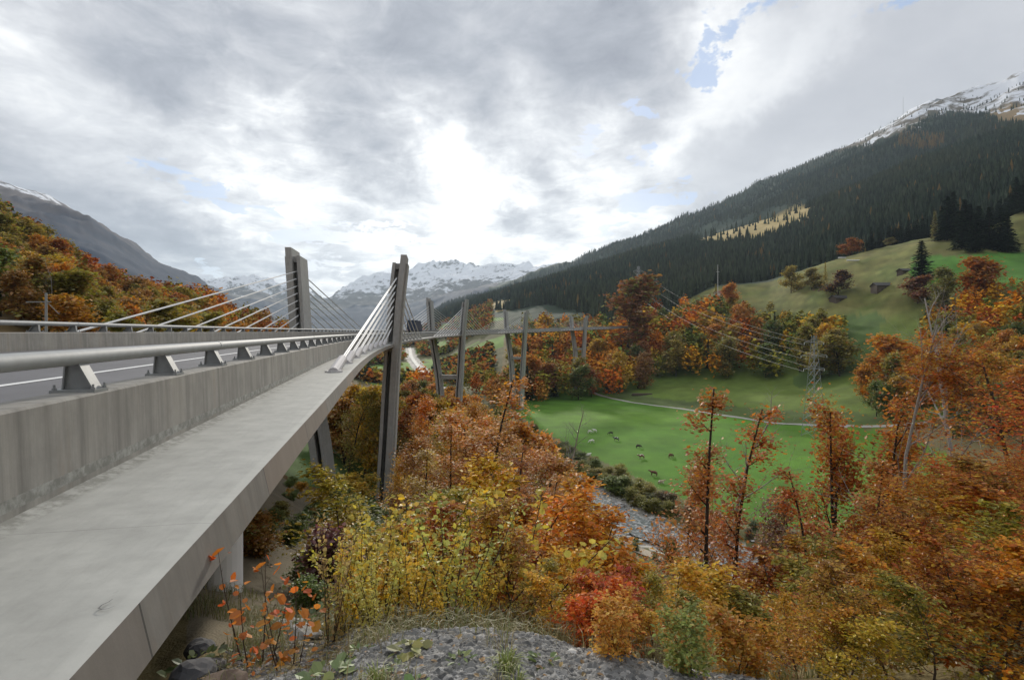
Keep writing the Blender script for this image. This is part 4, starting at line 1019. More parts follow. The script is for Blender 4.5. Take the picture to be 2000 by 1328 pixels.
near_ix = [i for i in order if True][:nearn]; far_ix = np.array(order[nearn:])
for i in near_ix:
    c = DARKG if R.random() > .03 else R.choice([BROWN, OLIVE])
    plant('spruce_tree', 'spruce', float(fx[i]), float(fy[i]), R.uniform(17, 29), jit(c), 'dark spruce at the front edge of the forest on the right-hand slope', group='spruces at the front edge of the forest', wide=R.uniform(.9, 1.2))
def far_forest(ix, name, label):
    rs = np.random.RandomState(9); n = len(ix); P = np.stack([fx[ix], fy[ix], fz[ix]], 1)
    h = rs.uniform(15, 27, n) * np.interp(P[:, 2], [700, 1000], [1, .6]); rad = h * rs.uniform(.14, .2, n); ns = 6
    tiers = [(0.05, .95, .45), (.3, .78, .72), (.58, .5, 1.0)]; V = []; L = []; S_ = []; own = []; base = 0; ns = 5; far_ = P[:, 1] > 1150
    for ti, (a, rr_, b) in enumerate(tiers + [(.04, .95, .6), (.42, .66, 1.0)]):
        ii = np.where(~far_ if ti < 3 else far_)[0]; q = P[ii]; k_ = len(ii)
        ang = np.linspace(0, 2 * np.pi, ns, endpoint=False)[None, :] + rs.rand(k_, 1) * 6
        rj = rad[ii][:, None] * rr_ * rs.uniform(.7, 1.25, (k_, ns))
        ring = np.stack([q[:, None, 0] + np.cos(ang) * rj, q[:, None, 1] + np.sin(ang) * rj, q[:, None, 2] + (h[ii] * a)[:, None] + rs.uniform(-.05, .02, (k_, ns)) * h[ii][:, None]], -1)
        ap = q + np.stack([np.zeros(k_), np.zeros(k_), h[ii] * b], 1)
        vv = np.concatenate([ring, ap[:, None, :]], 1).reshape(-1, 3); k = ns + 1
        f = np.stack([np.stack([np.arange(k_) * k + j, np.arange(k_) * k + (j + 1) % ns, np.arange(k_) * k + ns], 1) for j in range(ns)], 1).reshape(-1, 3) + base
        V.append(vv); L.append(f.ravel()); S_.append(np.full(len(f), 3)); base += len(vv); own.append(np.repeat(ii, ns + 1))
    u = rs.rand(n); pat = fbm(P[:, 0] / 90, P[:, 1] / 90, 3, 95)
    p2_ = fbm(P[:, 0] / 160, P[:, 1] / 160, 4, 98)[:, None]; col = rs.uniform(.55, 1.6, n)[:, None] * (np.array([[.020, .036, .026]]) * (1 - p2_) + np.array([[.048, .055, .026]]) * p2_)
    aut = (u < .012) | ((pat > .74) & (u < .22) & (P[:, 1] < 1500)) | ((np.abs(proj(P[:, 0], P[:, 1], P[:, 2])[0] - 1800) < 45) & (np.abs(proj(P[:, 0], P[:, 1], P[:, 2])[1] - 278) < 14) & (u < .8))
    col = np.where(aut[:, None], rs.uniform(.5, 1.1, n)[:, None] * np.array([[.19, .12, .04]]), col)
    C_ = col[np.concatenate(own)]
    m, T, out = new_mat('distant_spruce'); a = T.add('ShaderNodeAttribute', attribute_name='tint').outputs['Color']; principled(T, out, a, .95, spec=.1)
    me = np_mesh(name, np.vstack(V), np.concatenate(L), np.concatenate(S_), m, attrs={'tint': C_})
    o = link(name, me); tag(o, label, 'forest', kind='stuff'); return o
far_forest(far_ix, 'spruce_forest', 'dense dark spruce forest covering the mountainside on the right')
print('forest', len(fx))
# small trees over the back of the left mountain and the far valley floor
def far_wood():
    rs = np.random.RandomState(19); N = 11000; px = rs.uniform(560, 960, N); Y = rs.uniform(430, 1900, N); x = (px - 1000) / 1000 * Y; z = H(x, Y)
    k = (fbm(x / 60, Y / 60, 3, 97) > .50) & (dist_poly(x, Y, RIVER)[0] > 14); x, Y, z = x[k], Y[k], z[k]; n = len(x)
    rs.rand(); P = np.stack([x, Y, z], 1); V = []; L = []; S_ = []; b = 0
    for j in range(14):
        q = P + rs.normal(size=(n, 3)) * np.array([2.6, 2.6, 2.2]) + np.array([0, 0, 5.5]); v, l, s = leaf_mesh_arrays(q, np.full(n, 4.5), 'clump', .3, rs=rs); V.append(v); L.append(l + b); S_.append(s); b += len(v)
    cols = np.array([BROWN, OLIVE, GREEN, RUST, DARKG])[rs.randint(0, 5, n)]
    C_ = np.vstack([np.repeat(cols, 5, axis=0)] * 14)
    m, T, out = new_mat('distant_autumn_trees'); a = T.add('ShaderNodeAttribute', attribute_name='tint').outputs['Color']; principled(T, out, a, .95, spec=.1)
    o = link('valley_wood', np_mesh('valley_wood', np.vstack(V), np.concatenate(L), np.concatenate(S_), m, attrs={'tint': C_})); tag(o, 'distant mixed woods on the valley floor beyond the bridge', 'wood', kind='stuff')
far_wood()
print('stage: far trees ok')
# ------------------------------------------------------------------ trees and shrubs on the near slope
def put(kind, key, px, Y, yt, c, lab, cat='tree', group=None, j=.1, **k):
    x, y, h = at_top(px, Y, yt); return plant(kind, key, x, y, max(h, .4), jit(c, j), lab, cat, group, **k)
# middle distance individuals
put('broadleaf_tree', 'thin', 1382, 21, 762, (.55, .21, .03), 'slender dark-stemmed tree with sparse orange leaves, left of the leaning pair above the meadow', variant=0, wide=1.0)
put('broadleaf_tree', 'thin', 1432, 23, 795, (.55, .19, .03), 'slender dark-stemmed tree with sparse orange leaves, right of the leaning pair above the meadow', variant=1, wide=1.0)
put('broadleaf_tree', 'bare', 1400, 30, 735, BROWN, 'thin leafless tree rising behind the pair of orange slender trees', variant=1)
put('broadleaf_tree', 'multi', 1655, 24, 762, (.50, .17, .035), 'large orange tree with several dark stems left of the bare grey tree', wide=.8)
put('broadleaf_tree', 'bare', 1790, 17, 560, BROWN, 'tall bare pale-barked tree in front of the mixed wood', variant=0, wide=.95)
put('broadleaf_tree', 'bare', 1860, 22, 520, BROWN, 'taller bare grey tree behind the pale-barked one', variant=2, wide=.9)
put('broadleaf_tree', 'bare', 1092, 105, 775, BROWN, 'dark dead tree standing at the near left edge of the meadow', variant=1, wide=1.2)
put('broadleaf_tree', 'mid', 1540, 46, 965, (.26, .10, .05), 'thin reddish tree beside the lower corner of the meadow', wide=.8)
put('broadleaf_tree', 'mid', 1340, 27, 905, (.62, .24, .03), 'bright orange tree below the slender pair', wide=.75, variant=1)
put('broadleaf_tree', 'mid', 905, 30, 800, (.66, .26, .03), 'bright orange layered tree in front of the second pier', wide=1.15, variant=2)
put('broadleaf_tree', 'mid', 830, 36, 850, (.60, .22, .03), 'orange tree just right of the tall pier leg', wide=1.1, variant=0)
put('broadleaf_tree', 'mid', 1010, 33, 880, (.58, .21, .03), 'orange tree on the bank right of the layered one', wide=1.1, variant=3)
put('broadleaf_tree', 'mid', 1080, 42, 900, (.34, .10, .04), 'dark russet tree at the right end of the near bank wood', wide=1.1, variant=1)
put('broadleaf_tree', 'mid', 960, 46, 820, (.50, .2, .03), 'amber tree behind the bright layered orange tree', wide=1.1, variant=1)
for px_, Y_, yt_, c_, t_ in [(955, 27, 738, (.62, .26, .03), 'tallest slender orange tree in front of the third pier'), (884, 24, 830, (.66, .30, .03), 'slender golden-orange tree left of the tallest slender one'), (1012, 22, 880, (.55, .17, .03), 'slender rusty tree right of the tallest slender one'), (1072, 17, 940, (.60, .24, .03), 'slender orange tree at the left of the river gap'), (835, 19, 880, (.60, .34, .04), 'slender yellowish tree just right of the tall pier leg'), (1590, 20, 930, (.56, .18, .03), 'slender rusty tree left of the many-stemmed orange tree'), (1720, 14, 900, (.60, .22, .03), 'slender orange tree below the foot of the bare trunk')]:
    put('broadleaf_tree', 'thin', px_, Y_, yt_, c_, t_, wide=1.25)
# slope between: generic
def slope_pt():
    px = R.uniform(1130, 2060); Y = math.exp(R.uniform(math.log(15), math.log(52))); x, y = at(px, Y)
    return x, y, px, Y
i = 0
for x, y, px, Y in scatter(46, None, slope_pt, 3.2):
    lim = np.interp(px, [1130, 1160, 1200, 1310, 1340, 1380, 1420, 1520, 1550, 1620, 1750, 1900, 2060], [1090, 1120, 1130, 1130, 1010, 1010, 1190, 1190, 1080, 1010, 985, 900, 850])
    h = min(R.uniform(6, 11), Z(Y, lim + R.uniform(0, 60)) - h1(x, y))
    for _ in range(12):
        if blocks(px, Y, 664 - 1000 * (h1(x, y) + h) / Y, h * .3): h *= .85
    if h < 1.3: continue
    c = R.choice([ORANGE, RUST, GOLD, OLIVE, BROWN, RUST])
    plant('broadleaf_tree', 'mid', x, y, h, jit(c), '%s young tree half way down the slope on the right' % CN[c], group='%s trees half way down the slope' % CN[c], wide=R.uniform(.75, 1.05))
# scrub along the river and on the earth bank
def bank2():
    t = R.random() * 9; k = int(t); a, b = RIVER[k], RIVER[k + 1]; p = a + (b - a) * (t - k); d = (b - a)[:2] / np.linalg.norm((b - a)[:2]); n = np.array([d[1], -d[0]])
    q = p[:2] + n * R.choice([R.uniform(8.5, 17), -R.uniform(10, 15), R.uniform(8.5, 14)]); return q[0], q[1]
i = 0
for x, y in scatter(120, None, lambda: bank2(), 3.2):
    px = 1000 + 1000 * x / y
    if not 900 < px < 1750: continue
    c = R.choice([OLIVE, OLIVE, (.20, .22, .09), (.24, .17, .08), OLIVE, GREEN]); CN.setdefault(c, 'greyish'); CN[(.20, .22, .09)] = 'grey-green'; CN[(.24, .17, .08)] = 'brownish'
    h = R.uniform(2.2, 4.8)
    if 1180 < px < 1300 or 1430 < px < 1510:
        if float(dist_poly(np.array([x]), np.array([y]), RIVER)[0][0]) < 30 and y < 97 + (46 - x) * .8: h = R.uniform(.8, 1.6)
    plant('shrub', 'scrub', x, y, h, jit(c), '%s willow scrub along the river bank' % CN[c], 'shrub', '%s willow shrubs along the river' % CN[c], wide=R.uniform(1.2, 1.9), woodname='stems', crownname='foliage')
def earth_pt():
    px = R.uniform(440, 790); Y = math.exp(R.uniform(math.log(6.5), math.log(60))); x, y = at(px, Y)
    if px < 560 and Y > 30: return None
    if px > 625 and Y < 15: return None
    if px < 600 and Y < 12: return None
    return x, y, px, Y
for x, y, px, Y in scatter(60, None, earth_pt, 1.5):
    c = R.choice([OLIVE, GREEN, BROWN, GOLD, GREEN]); h = R.uniform(.35, 1.0) if px < 640 else min(R.uniform(1, 3), Z(Y, R.uniform(925, 1000)) - h1(x, y))
    if h < .25: continue
    plant('shrub', 'scrub', x, y, h, jit(c), '%s low shrub on the earth bank beside the pier' % CN[c], 'shrub', '%s low shrubs on the earth bank' % CN[c], wide=R.uniform(1.1, 1.7), woodname='stems', crownname='foliage')
put('shrub', 'sapling', 690, 12, 915, (.48, .36, .05), 'yellow-green bushy shrub at the foot of the left pier leg', 'shrub', wide=1.2, woodname='stems', crownname='foliage')
put('shrub', 'sapling', 725, 16, 960, (.46, .33, .05), 'yellow shrub between the two legs of the nearest pier', 'shrub', wide=1.2, woodname='stems', crownname='foliage')
put('shrub', 'scrub', 630, 9.5, 1035, (.24, .09, .09), 'purple-red low bush on the earth bank', 'shrub', wide=1.0, woodname='stems', crownname='foliage')

# yellow-leaved willow whips right in front
spots = [(668, 4.9, 1025), (705, 5.4, 975), (742, 4.6, 1000), (775, 5.6, 945), (815, 4.4, 985), (850, 5.2, 925), (884, 4.5, 975), (922, 5.5, 905), (950, 4.8, 965), (975, 5.9, 940), (690, 6.6, 985), (800, 6.9, 950), (900, 7.0, 935), (760, 6.2, 930), (865, 6.3, 950), (720, 5.0, 1030), (830, 4.8, 1020), (905, 4.7, 1010), (730, 4.35, 1050), (860, 4.3, 1045), (930, 4.4, 1030)]
for i, (px, Y, yt) in enumerate(spots):
    yt += 28 + 30 * (i % 3)
    c = [(.72, .47, .045), (.64, .48, .07), (.52, .46, .10), (.74, .43, .035)][i % 4]
    put('shrub', 'whips', px, Y, yt, c, 'yellow-leaved shrub of upright dark stems at the edge of the gravel', 'shrub', 'yellow upright shrubs at the edge of the gravel', wide=R.uniform(.8, 1.2), woodname='stems', crownname='foliage')
put('shrub', 'whips', 645, 4.6, 1010, (.44, .30, .12), 'slim pale-leaved shrub at the left end of the yellow shrubs', 'shrub', wide=.7, woodname='stems', crownname='foliage')
# orange and red beech saplings
CN2 = {}
def sap(px, Y, yt, c, w=1.15):
    k = .84 if px > 1400 else 1
    put('beech_sapling', 'sapling', px, Y, yt, tuple(q * k for q in c), {ORANGE: 'orange', RUST: 'rust red', GOLD: 'golden', OLIVE: 'olive', BROWN: 'brown'}[c] + (' beech sapling in the thicket right of the yellow shrubs' if px < 1270 else ' beech sapling in the thicket at the lower right'), 'sapling',
        {ORANGE: 'orange', RUST: 'rusty', GOLD: 'golden', OLIVE: 'olive', BROWN: 'brown'}[c] + (' saplings right of the yellow shrubs' if px < 1270 else ' saplings at the lower right'), wide=w, woodname='stem')
for px, Y, yt, c in [(985, 6.5, 950, RUST), (1010, 5.2, 1000, BROWN), (1040, 7.4, 960, ORANGE), (1065, 5.6, 1010, RUST), (1060, 8.2, 975, ORANGE), (1085, 6.2, 1040, GOLD), (1100, 7.5, 1070, RUST), (1150, 5.0, 1100, ORANGE), (1030, 4.6, 1090, OLIVE), (1080, 4.4, 1110, GOLD),
                     (980, 9, 925, ORANGE), (1070, 11, 980, RUST), (1190, 6.0, 1105, ORANGE), (1225, 7.0, 1125, GOLD), (1250, 5.0, 1130, OLIVE), (960, 10.5, 915, GOLD), (870, 10, 935, OLIVE), (790, 11, 945, OLIVE), (1050, 12, 935, ORANGE), (1165, 12, 1120, OLIVE), (1240, 10, 1150, RUST)]: sap(px, Y, yt, c)
def thicket():
    px = R.uniform(1265, 2080); Y = math.exp(R.uniform(math.log(2.9 if px > 1480 else 3.9), math.log(15))); x, y = at(px, Y); return x, y, px, Y
for x, y, px, Y in scatter(98, None, thicket, .68) + [(*at(q, Y_), q, Y_) for q, Y_ in [(1500, 3.1), (1590, 3.3), (1660, 3.0), (1740, 3.2), (1820, 3.0), (1890, 3.3), (1960, 3.0), (2040, 3.2), (1560, 3.8), (1700, 3.9), (1850, 3.8), (1990, 3.9)]]:
    lim = np.interp(px, [1265, 1300, 1330, 1400, 1430, 1500, 1540, 1620, 1700, 1850, 2080], [1120, 1110, 1060, 1070, 1185, 1185, 1090, 1050, 1030, 980, 900])
    yt = lim + R.uniform(-10, 70) + (max(0, 7 - Y)) * 24
    hh = Z(Y, yt) - h1(x, y)
    for _ in range(12):
        if hh > .3 and blocks(px, Y, yt, hh * .42): yt += 14; hh = Z(Y, yt) - h1(x, y)
    if hh < .35: continue
    sap(px, Y, yt, R.choice([ORANGE, RUST, GOLD, GOLD, BROWN, OLIVE, RUST, ORANGE]), R.uniform(1.1, 1.5))
# dark russet beech reaching in from the right
put('beech_tree', 'bigbeech', 2110, 10.0, 560, (.54, .085, .016), 'dark russet beech reaching in from the right edge', wide=1.1, z=-6.2, rz=1.0)
put('beech_tree', 'bigbeech', 2060, 15.0, 660, (.48, .14, .03), 'rusty orange beech behind the dark russet one at the right', wide=1.1, rz=3.3)
put('beech_tree', 'bigbeech', 1900, 12.0, 870, (.56, .18, .03), 'low orange-brown beech in the middle of the right-hand thicket', wide=1.3, rz=5.0)
put('beech_tree', 'bigbeech', 2060, 7.0, 900, (.46, .10, .02), 'wine-brown beech at the right edge, lowest of the group', wide=1.3, rz=2.0)
# red and orange bushes by the gravel
put('red_bush', 'redbush', 1170, 4.3, 1135, (.74, .17, .02), 'vivid red bush at the brow of the gravel', 'bush', wide=1.1, variant=0, woodname='stems', crownname='foliage')
put('red_bush', 'redbush', 1215, 4.7, 1125, (.55, .10, .03), 'purplish red bush behind the vivid red one', 'bush', wide=1.1, variant=1, woodname='stems', crownname='foliage')
put('shrub', 'redbush', 1190, 3.35, 1225, (.74, .46, .09), 'small pale yellow bush below the vivid red one', 'bush', wide=1.0, variant=1, woodname='stems', crownname='foliage')
put('shrub', 'redbush', 1440, 3.6, 1190, (.60, .30, .04), 'yellow and orange leafy bush at the bottom edge right of the gravel', 'bush', wide=1.1, variant=0, woodname='stems', crownname='foliage')
put('shrub', 'redbush', 1350, 3.2, 1285, (.34, .40, .10), 'pale green leafy bush at the bottom edge beside the gravel', 'bush', wide=1.0, variant=1, woodname='stems', crownname='foliage')
put('small_sapling', 'redsap', 505, 4.15, 1075, (.74, .20, .035), 'small sapling with large orange-red leaves beside the bridge deck', 'sapling', woodname='stems', crownname='foliage', j=.02)
put('small_sapling', 'redsap', 566, 4.0, 1110, (.66, .24, .04), 'shorter orange sapling right of the orange-red one', 'sapling', woodname='stems', crownname='foliage', j=.02, rz=2.5)
# weeds on the gravel
def weed(px, Y, n, rad, L, c, lab, tm='round'):
    x, y = at(px, Y); rs = np.random.RandomState(int(px)); a = rs.rand(n) * 6.28; r = rs.rand(n) ** .6 * rad
    P = np.stack([np.cos(a) * r, np.sin(a) * r, .012 + (rad - r) * .5 * rs.rand(n)], 1)
    al = np.stack([np.cos(a), np.sin(a), .35 + rs.rand(n) * .5], 1)
    V, l, s = leaf_mesh_arrays(P, L * (.5 + rs.rand(n)), tm, .8, rs=rs, align=al * 2); o = link('weed_plant', np_mesh('weed_plant', V, l, s, M['weed']), None, (x, y, h1(x, y))); o.color = (*c, 1); tag(o, lab, 'weed')
for q_, (a_, b_, n_, l_) in enumerate([(480, 3.1, 'brownish weed rosette left of the grass tufts'  , 14), (700, 3.3, 'small green weed behind the broad-leaved one', 22), (900, 3.0, 'small weed rosette in the middle of the gravel', 18), (1060, 3.1, 'greenish weed near the right end of the gravel', 20), (770, 2.95, 'tiny weed beside the middle grass tuft', 12), (600, 2.75, 'low green weed at the bottom left of the gravel', 24)]): weed(a_, b_, l_, .07, .045, (.18, .23, .07), n_, 'leaf')
weed(350, 3.0, 40, .13, .10, (.24, .30, .07), 'yellow-green leafy weed beside the lower edge of the bridge deck')
weed(655, 3.05, 60, .17, .07, (.20, .26, .07), 'low broad-leaved green weed on the gravel left of the middle')
weed(540, 2.85, 34, .09, .06, (.13, .14, .05), 'dull dark weed with a brown leaf on the gravel', 'leaf')
weed(815, 2.72, 16, .07, .05, (.16, .26, .06), 'tiny green seedling at the bottom edge of the gravel')
weed(395, 3.9, 40, .25, .06, (.16, .20, .07), 'dark green weeds under the bridge deck')
weed(600, 5.2, 60, .5, .06, (.16, .22, .08), 'green leafy weeds left of the yellow shrubs')
weed(560, 7.8, 90, .8, .07, (.22, .20, .08), 'patch of green and brown weeds on the earth bank')
weed(800, 3.15, 30, .1, .06, (.26, .26, .07), 'low yellowish weed in front of the yellow shrubs')

# dry grass: one mass of blades
def grass():
    rs = np.random.RandomState(3); N = 56000; px = rs.uniform(250, 2050, N); Y = np.exp(rs.uniform(math.log(2.5), math.log(8.5), N)); x = (px - 1000) / 1000 * Y; y = Y
    brow = 3.5 - .0 * px; f = fbm(x * 1.1, y * 1.1, 3, 55); f2 = fbm(x * 5, y * 5, 2, 56)
    edge_ = sstep(Y, 3.3, 4.1) + (f2 > .64) * .55 * (Y < 3.8) * (px < 1000)
    keep = (rs.rand(N) < edge_ * np.clip((f - .3) * 3, .08, 1)); keep &= (rs.rand(N) < np.interp(px, [250, 450, 700, 1100, 2050], [.3, 1, 1, .9, 1.0]))
    # not on or through the bridge
    keep &= (x > -1.467 - .243 * y + .12) | (y > 6)
    x, y = x[keep], y[keep]; n = len(x); z = H(x, y)
    L = rs.uniform(.05, .20, n) * (1 + .5 * (y > 3.9)); a = rs.rand(n) * 6.28; lean_ = rs.uniform(.3, 1.2, n); w = rs.uniform(.0012, .0026, n) * (1 + (y - 2.5) * .25)
    dx = np.cos(a); dy = np.sin(a); sx, sy = -dy, dx
    base = np.stack([x, y, z - .01], 1); side = np.stack([sx * w, sy * w, np.zeros(n)], 1)
    midp = base + np.stack([dx * lean_ * L * .25, dy * lean_ * L * .25, L * .6], 1); tip = base + np.stack([dx * lean_ * L * .9, dy * lean_ * L * .9, L * (1 - .4 * lean_)], 1)
    V = np.stack([base - side, base + side, midp + side * .8, midp - side * .8, tip], 1).reshape(-1, 3)
    b = np.arange(n)[:, None] * 5; loops = np.concatenate([b + np.array([[0, 1, 2, 3]]), b + np.array([[3, 2, 4]])], 1).ravel(); sizes = np.tile([4, 3], n)
    o = link('dry_grass', np_mesh('dry_grass', V, loops, sizes, M['grass'])); o.color = (.30, .25, .12, 1); tag(o, 'dry pale grass along the brow of the gravel', 'grass', kind='stuff')
    # green tufts
    for i, (px_, Y_, nn) in enumerate([(455, 2.85, 160), (735, 2.85, 110), (990, 2.95, 130), (330, 2.9, 90), (1010, 2.75, 60)]):
        x0, y0 = at(px_, Y_); a = rs.rand(nn) * 6.28; L = rs.uniform(.05, .13, nn); r0 = rs.rand(nn) * .05; le = rs.uniform(.3, 1.1, nn); V = []
        for k in range(nn):
            bx, by = math.cos(a[k]) * r0[k], math.sin(a[k]) * r0[k]; w = .0025; q = (-math.sin(a[k]) * w, math.cos(a[k]) * w); d = (math.cos(a[k]) * le[k] * L[k], math.sin(a[k]) * le[k] * L[k])
            V += [(bx - q[0], by - q[1], -.01), (bx + q[0], by + q[1], -.01), (bx + d[0] * .4 + q[0], by + d[1] * .4 + q[1], L[k] * .7), (bx + d[0] * .4 - q[0], by + d[1] * .4 - q[1], L[k] * .7), (bx + d[0], by + d[1], L[k] * (1.05 - .5 * le[k]))]
        b = np.arange(nn)[:, None] * 5; loops = np.concatenate([b + np.array([[0, 1, 2, 3]]), b + np.array([[3, 2, 4]])], 1).ravel()
        o = link('grass_tuft', np_mesh('grass_tuft', V, loops, np.tile([4, 3], nn), M['grass']), None, (x0, y0, h1(x0, y0))); o.color = (.30, .34, .09, 1)
        tag(o, ['yellow-green grass tuft on the gravel near the bridge deck', 'small green grass tuft on the gravel in the middle', 'green grass tuft farthest right on the gravel', 'grass tuft under the lower edge of the deck', 'tiny grass tuft at the bottom edge of the picture'][i], 'grass tuft')
grass()
def stones():
    rs = np.random.RandomState(8)
    def rocks(n, xs, ys, zs, size, name, lab, mat, cat):
        T_ = np.array([(1, 0, 0), (.3, .9, .1), (-.8, .6, 0), (-.9, -.5, .1), (.1, -1, 0), (.8, -.6, .1), (0, 0, .7), (.4, .1, .6), (0, 0, -.6)])
        F = [(0, 1, 7), (1, 6, 7), (1, 2, 6), (2, 3, 6), (3, 4, 6), (4, 7, 6), (4, 5, 7), (5, 0, 7), (1, 0, 8), (2, 1, 8), (3, 2, 8), (4, 3, 8), (5, 4, 8), (0, 5, 8)]
        a = rs.rand(n) * 6.28; ca, sa = np.cos(a)[:, None], np.sin(a)[:, None]; J = T_[None] * rs.uniform(.65, 1.3, (n, len(T_), 3)) * rs.uniform(.6, 1.3, (n, 1, 3))
        X = J[..., 0] * ca - J[..., 1] * sa; Yv = J[..., 0] * sa + J[..., 1] * ca
        V = np.stack([xs[:, None] + X * size[:, None], ys[:, None] + Yv * size[:, None], zs[:, None] + J[..., 2] * size[:, None] * .75], -1).reshape(-1, 3)
        f = np.array([i for q in F for i in q]); loops = (np.arange(n)[:, None] * len(T_) + f[None]).ravel()
        o = link(name, np_mesh(name, V, loops, np.full(n * len(F), 3), mat)); tag(o, lab, cat, kind='stuff')
    m, T, out = new_mat('mixed_stone'); rnd = T.add('ShaderNodeNewGeometry').outputs['Random Per Island']; pos = T.add('ShaderNodeTexCoord').outputs['Object']
    c = T.ramp(rnd, [(0, (.06, .058, .055)), (.35, (.15, .148, .14)), (.75, (.27, .26, .24)), (.95, (.42, .40, .37)), (1, (.62, .6, .56))]); c = T.mix(T.m('MULTIPLY', T.noise(pos, 40, 4), .5), c, (.12, .12, .12)); principled(T, out, c, .9)
    n = 34000; px = rs.uniform(180, 1500, n); Y = 2.3 + 2.4 * rs.rand(n) ** 1.2; x = (px - 1000) / 1000 * Y; k = (x > -1.467 - .243 * Y + .1); x, Y = x[k], Y[k]; n = len(x)
    sz = .0045 + .030 * rs.rand(n) ** 5.5; rocks(n, x, Y, H(x, Y), sz, 'gravel', 'loose grey gravel on the shoulder', m, 'gravel')
    m, T, out = new_mat('river_stone'); rnd = T.add('ShaderNodeNewGeometry').outputs['Random Per Island']; principled(T, out, T.ramp(rnd, [(0, (.13, .13, .13)), (.3, (.30, .30, .29)), (.7, (.46, .45, .43)), (1, (.66, .65, .62))]), .9)
    n = 3800; t = rs.rand(n) * 9; k = t.astype(int); a = RIVER[k]; b = RIVER[k + 1]; p = a + (b - a) * (t - k)[:, None]; d = (b - a)[:, :2]; d /= np.linalg.norm(d, axis=1)[:, None]; nr = np.stack([d[:, 1], -d[:, 0]], 1)
    off = rs.normal(size=n) * 4.2; x = p[:, 0] + nr[:, 0] * off; y = p[:, 1] + nr[:, 1] * off; rocks(n, x, y, np.maximum(H(x, y), p[:, 2] - .25) + .1, .15 + .75 * rs.rand(n) ** 3, 'river_stones', 'grey stones filling the river bed', m, 'stones')
    def rock(px, Y, s, lab, c, fl=.6):
        x, y = at(px, Y); mb = MB(); rr = random.Random(int(px * 7)); 
        import bmesh
        bm = bmesh.new(); bmesh.ops.create_icosphere(bm, subdivisions=3, radius=1)
        for v in bm.verts:
            q = v.co; f = 1 + .35 * (float(fbm(np.array([q.x * 1.3 + px]), np.array([q.y * 1.3 + q.z * 1.7]), 4, 5)[0]) - .5) * 2; v.co = Vector((round(q.x * 3 * f) / 3 * .35 + q.x * f * .65, q.y * f * .8, q.z * f * fl)) * s
        me = bpy.data.meshes.new('boulder'); bm.to_mesh(me); bm.free(); me.materials.append(simple('boulder_stone', c, .9, 0, .4, 6)); o = link('boulder', me, None, (x, y, h1(x, y) + s * .1)); o.rotation_euler = (0, 0, px); tag(o, lab, 'boulder')
    rock(372, 3.7, .17, 'dark angular boulder half under the deck edge', (.09, .09, .095))
    rock(392, 4.3, .14, 'dark boulder behind the angular one under the deck', (.08, .08, .085))
    rock(412, 3.9, .10, 'small dark stone between the boulders and the brown slab', (.11, .105, .10))
    rock(437, 3.55, .15, 'flat brown stone slab leaning beside the orange sapling', (.16, .115, .085), .25)
    rock(318, 3.1, .07, 'small round grey stone by the leafy weed at the deck edge', (.13, .13, .13))
    rock(560, 5.6, .22, 'pale grey rock behind the orange-red sapling', (.30, .30, .29), .4)
    rock(590, 4.9, .2, 'light broken rock at the left edge of the yellow shrubs', (.34, .33, .32), .4)
    rock(1105, 150, 2.2, 'large dark rock in the river bed', (.17, .17, .17), .6)
stones()
def litter():
    rs = np.random.RandomState(21); n = 900; px = rs.uniform(250, 2000, n); Y = rs.uniform(2.5, 5.0, n); x = (px - 1000) / 1000 * Y; k = (x > -1.467 - .243 * Y + .1); x, Y = x[k], Y[k]; n = len(x)
    V, l, s = leaf_mesh_arrays(np.stack([x, Y, H(x, Y) + .012], 1), rs.uniform(.018, .05, n), 'leaf', 2.5, rs=rs); o = link('fallen_leaves', np_mesh('fallen_leaves', V, l, s, M['weed'])); o.color = (.34, .20, .08, 1); tag(o, 'brown and yellow fallen leaves strewn over the gravel', 'leaves', kind='stuff')
litter()
# marks and fallen leaves on the ledge
def ledge_mark(pts, w, name, col):
    mb = MB(); P = [bp(s, u, .018 + .021 * u / 1.4 + .006) for s, u in pts]; n = len(P); V = []
    for i, p in enumerate(P):
        t = (P[min(i + 1, n - 1)] - P[max(i - 1, 0)]).normalized(); q = Vector((-t.y, t.x, 0)) * w * math.sin(math.pi * (i + .4) / n); V += [p - q, p + q]
    b = mb.v(V)
    for i in range(n - 1): mb.f(b + 2 * i, b + 2 * i + 1, b + 2 * i + 3, b + 2 * i + 2)
    mb.build(name, simple('dark_stain', col, .9), bridge)
ledge_mark([(3.055, .10), (3.03, .12), (3.025, .15), (3.045, .175), (3.08, .175), (3.11, .155), (3.145, .15)], .005, 'dark_mark', (.15, .15, .145))

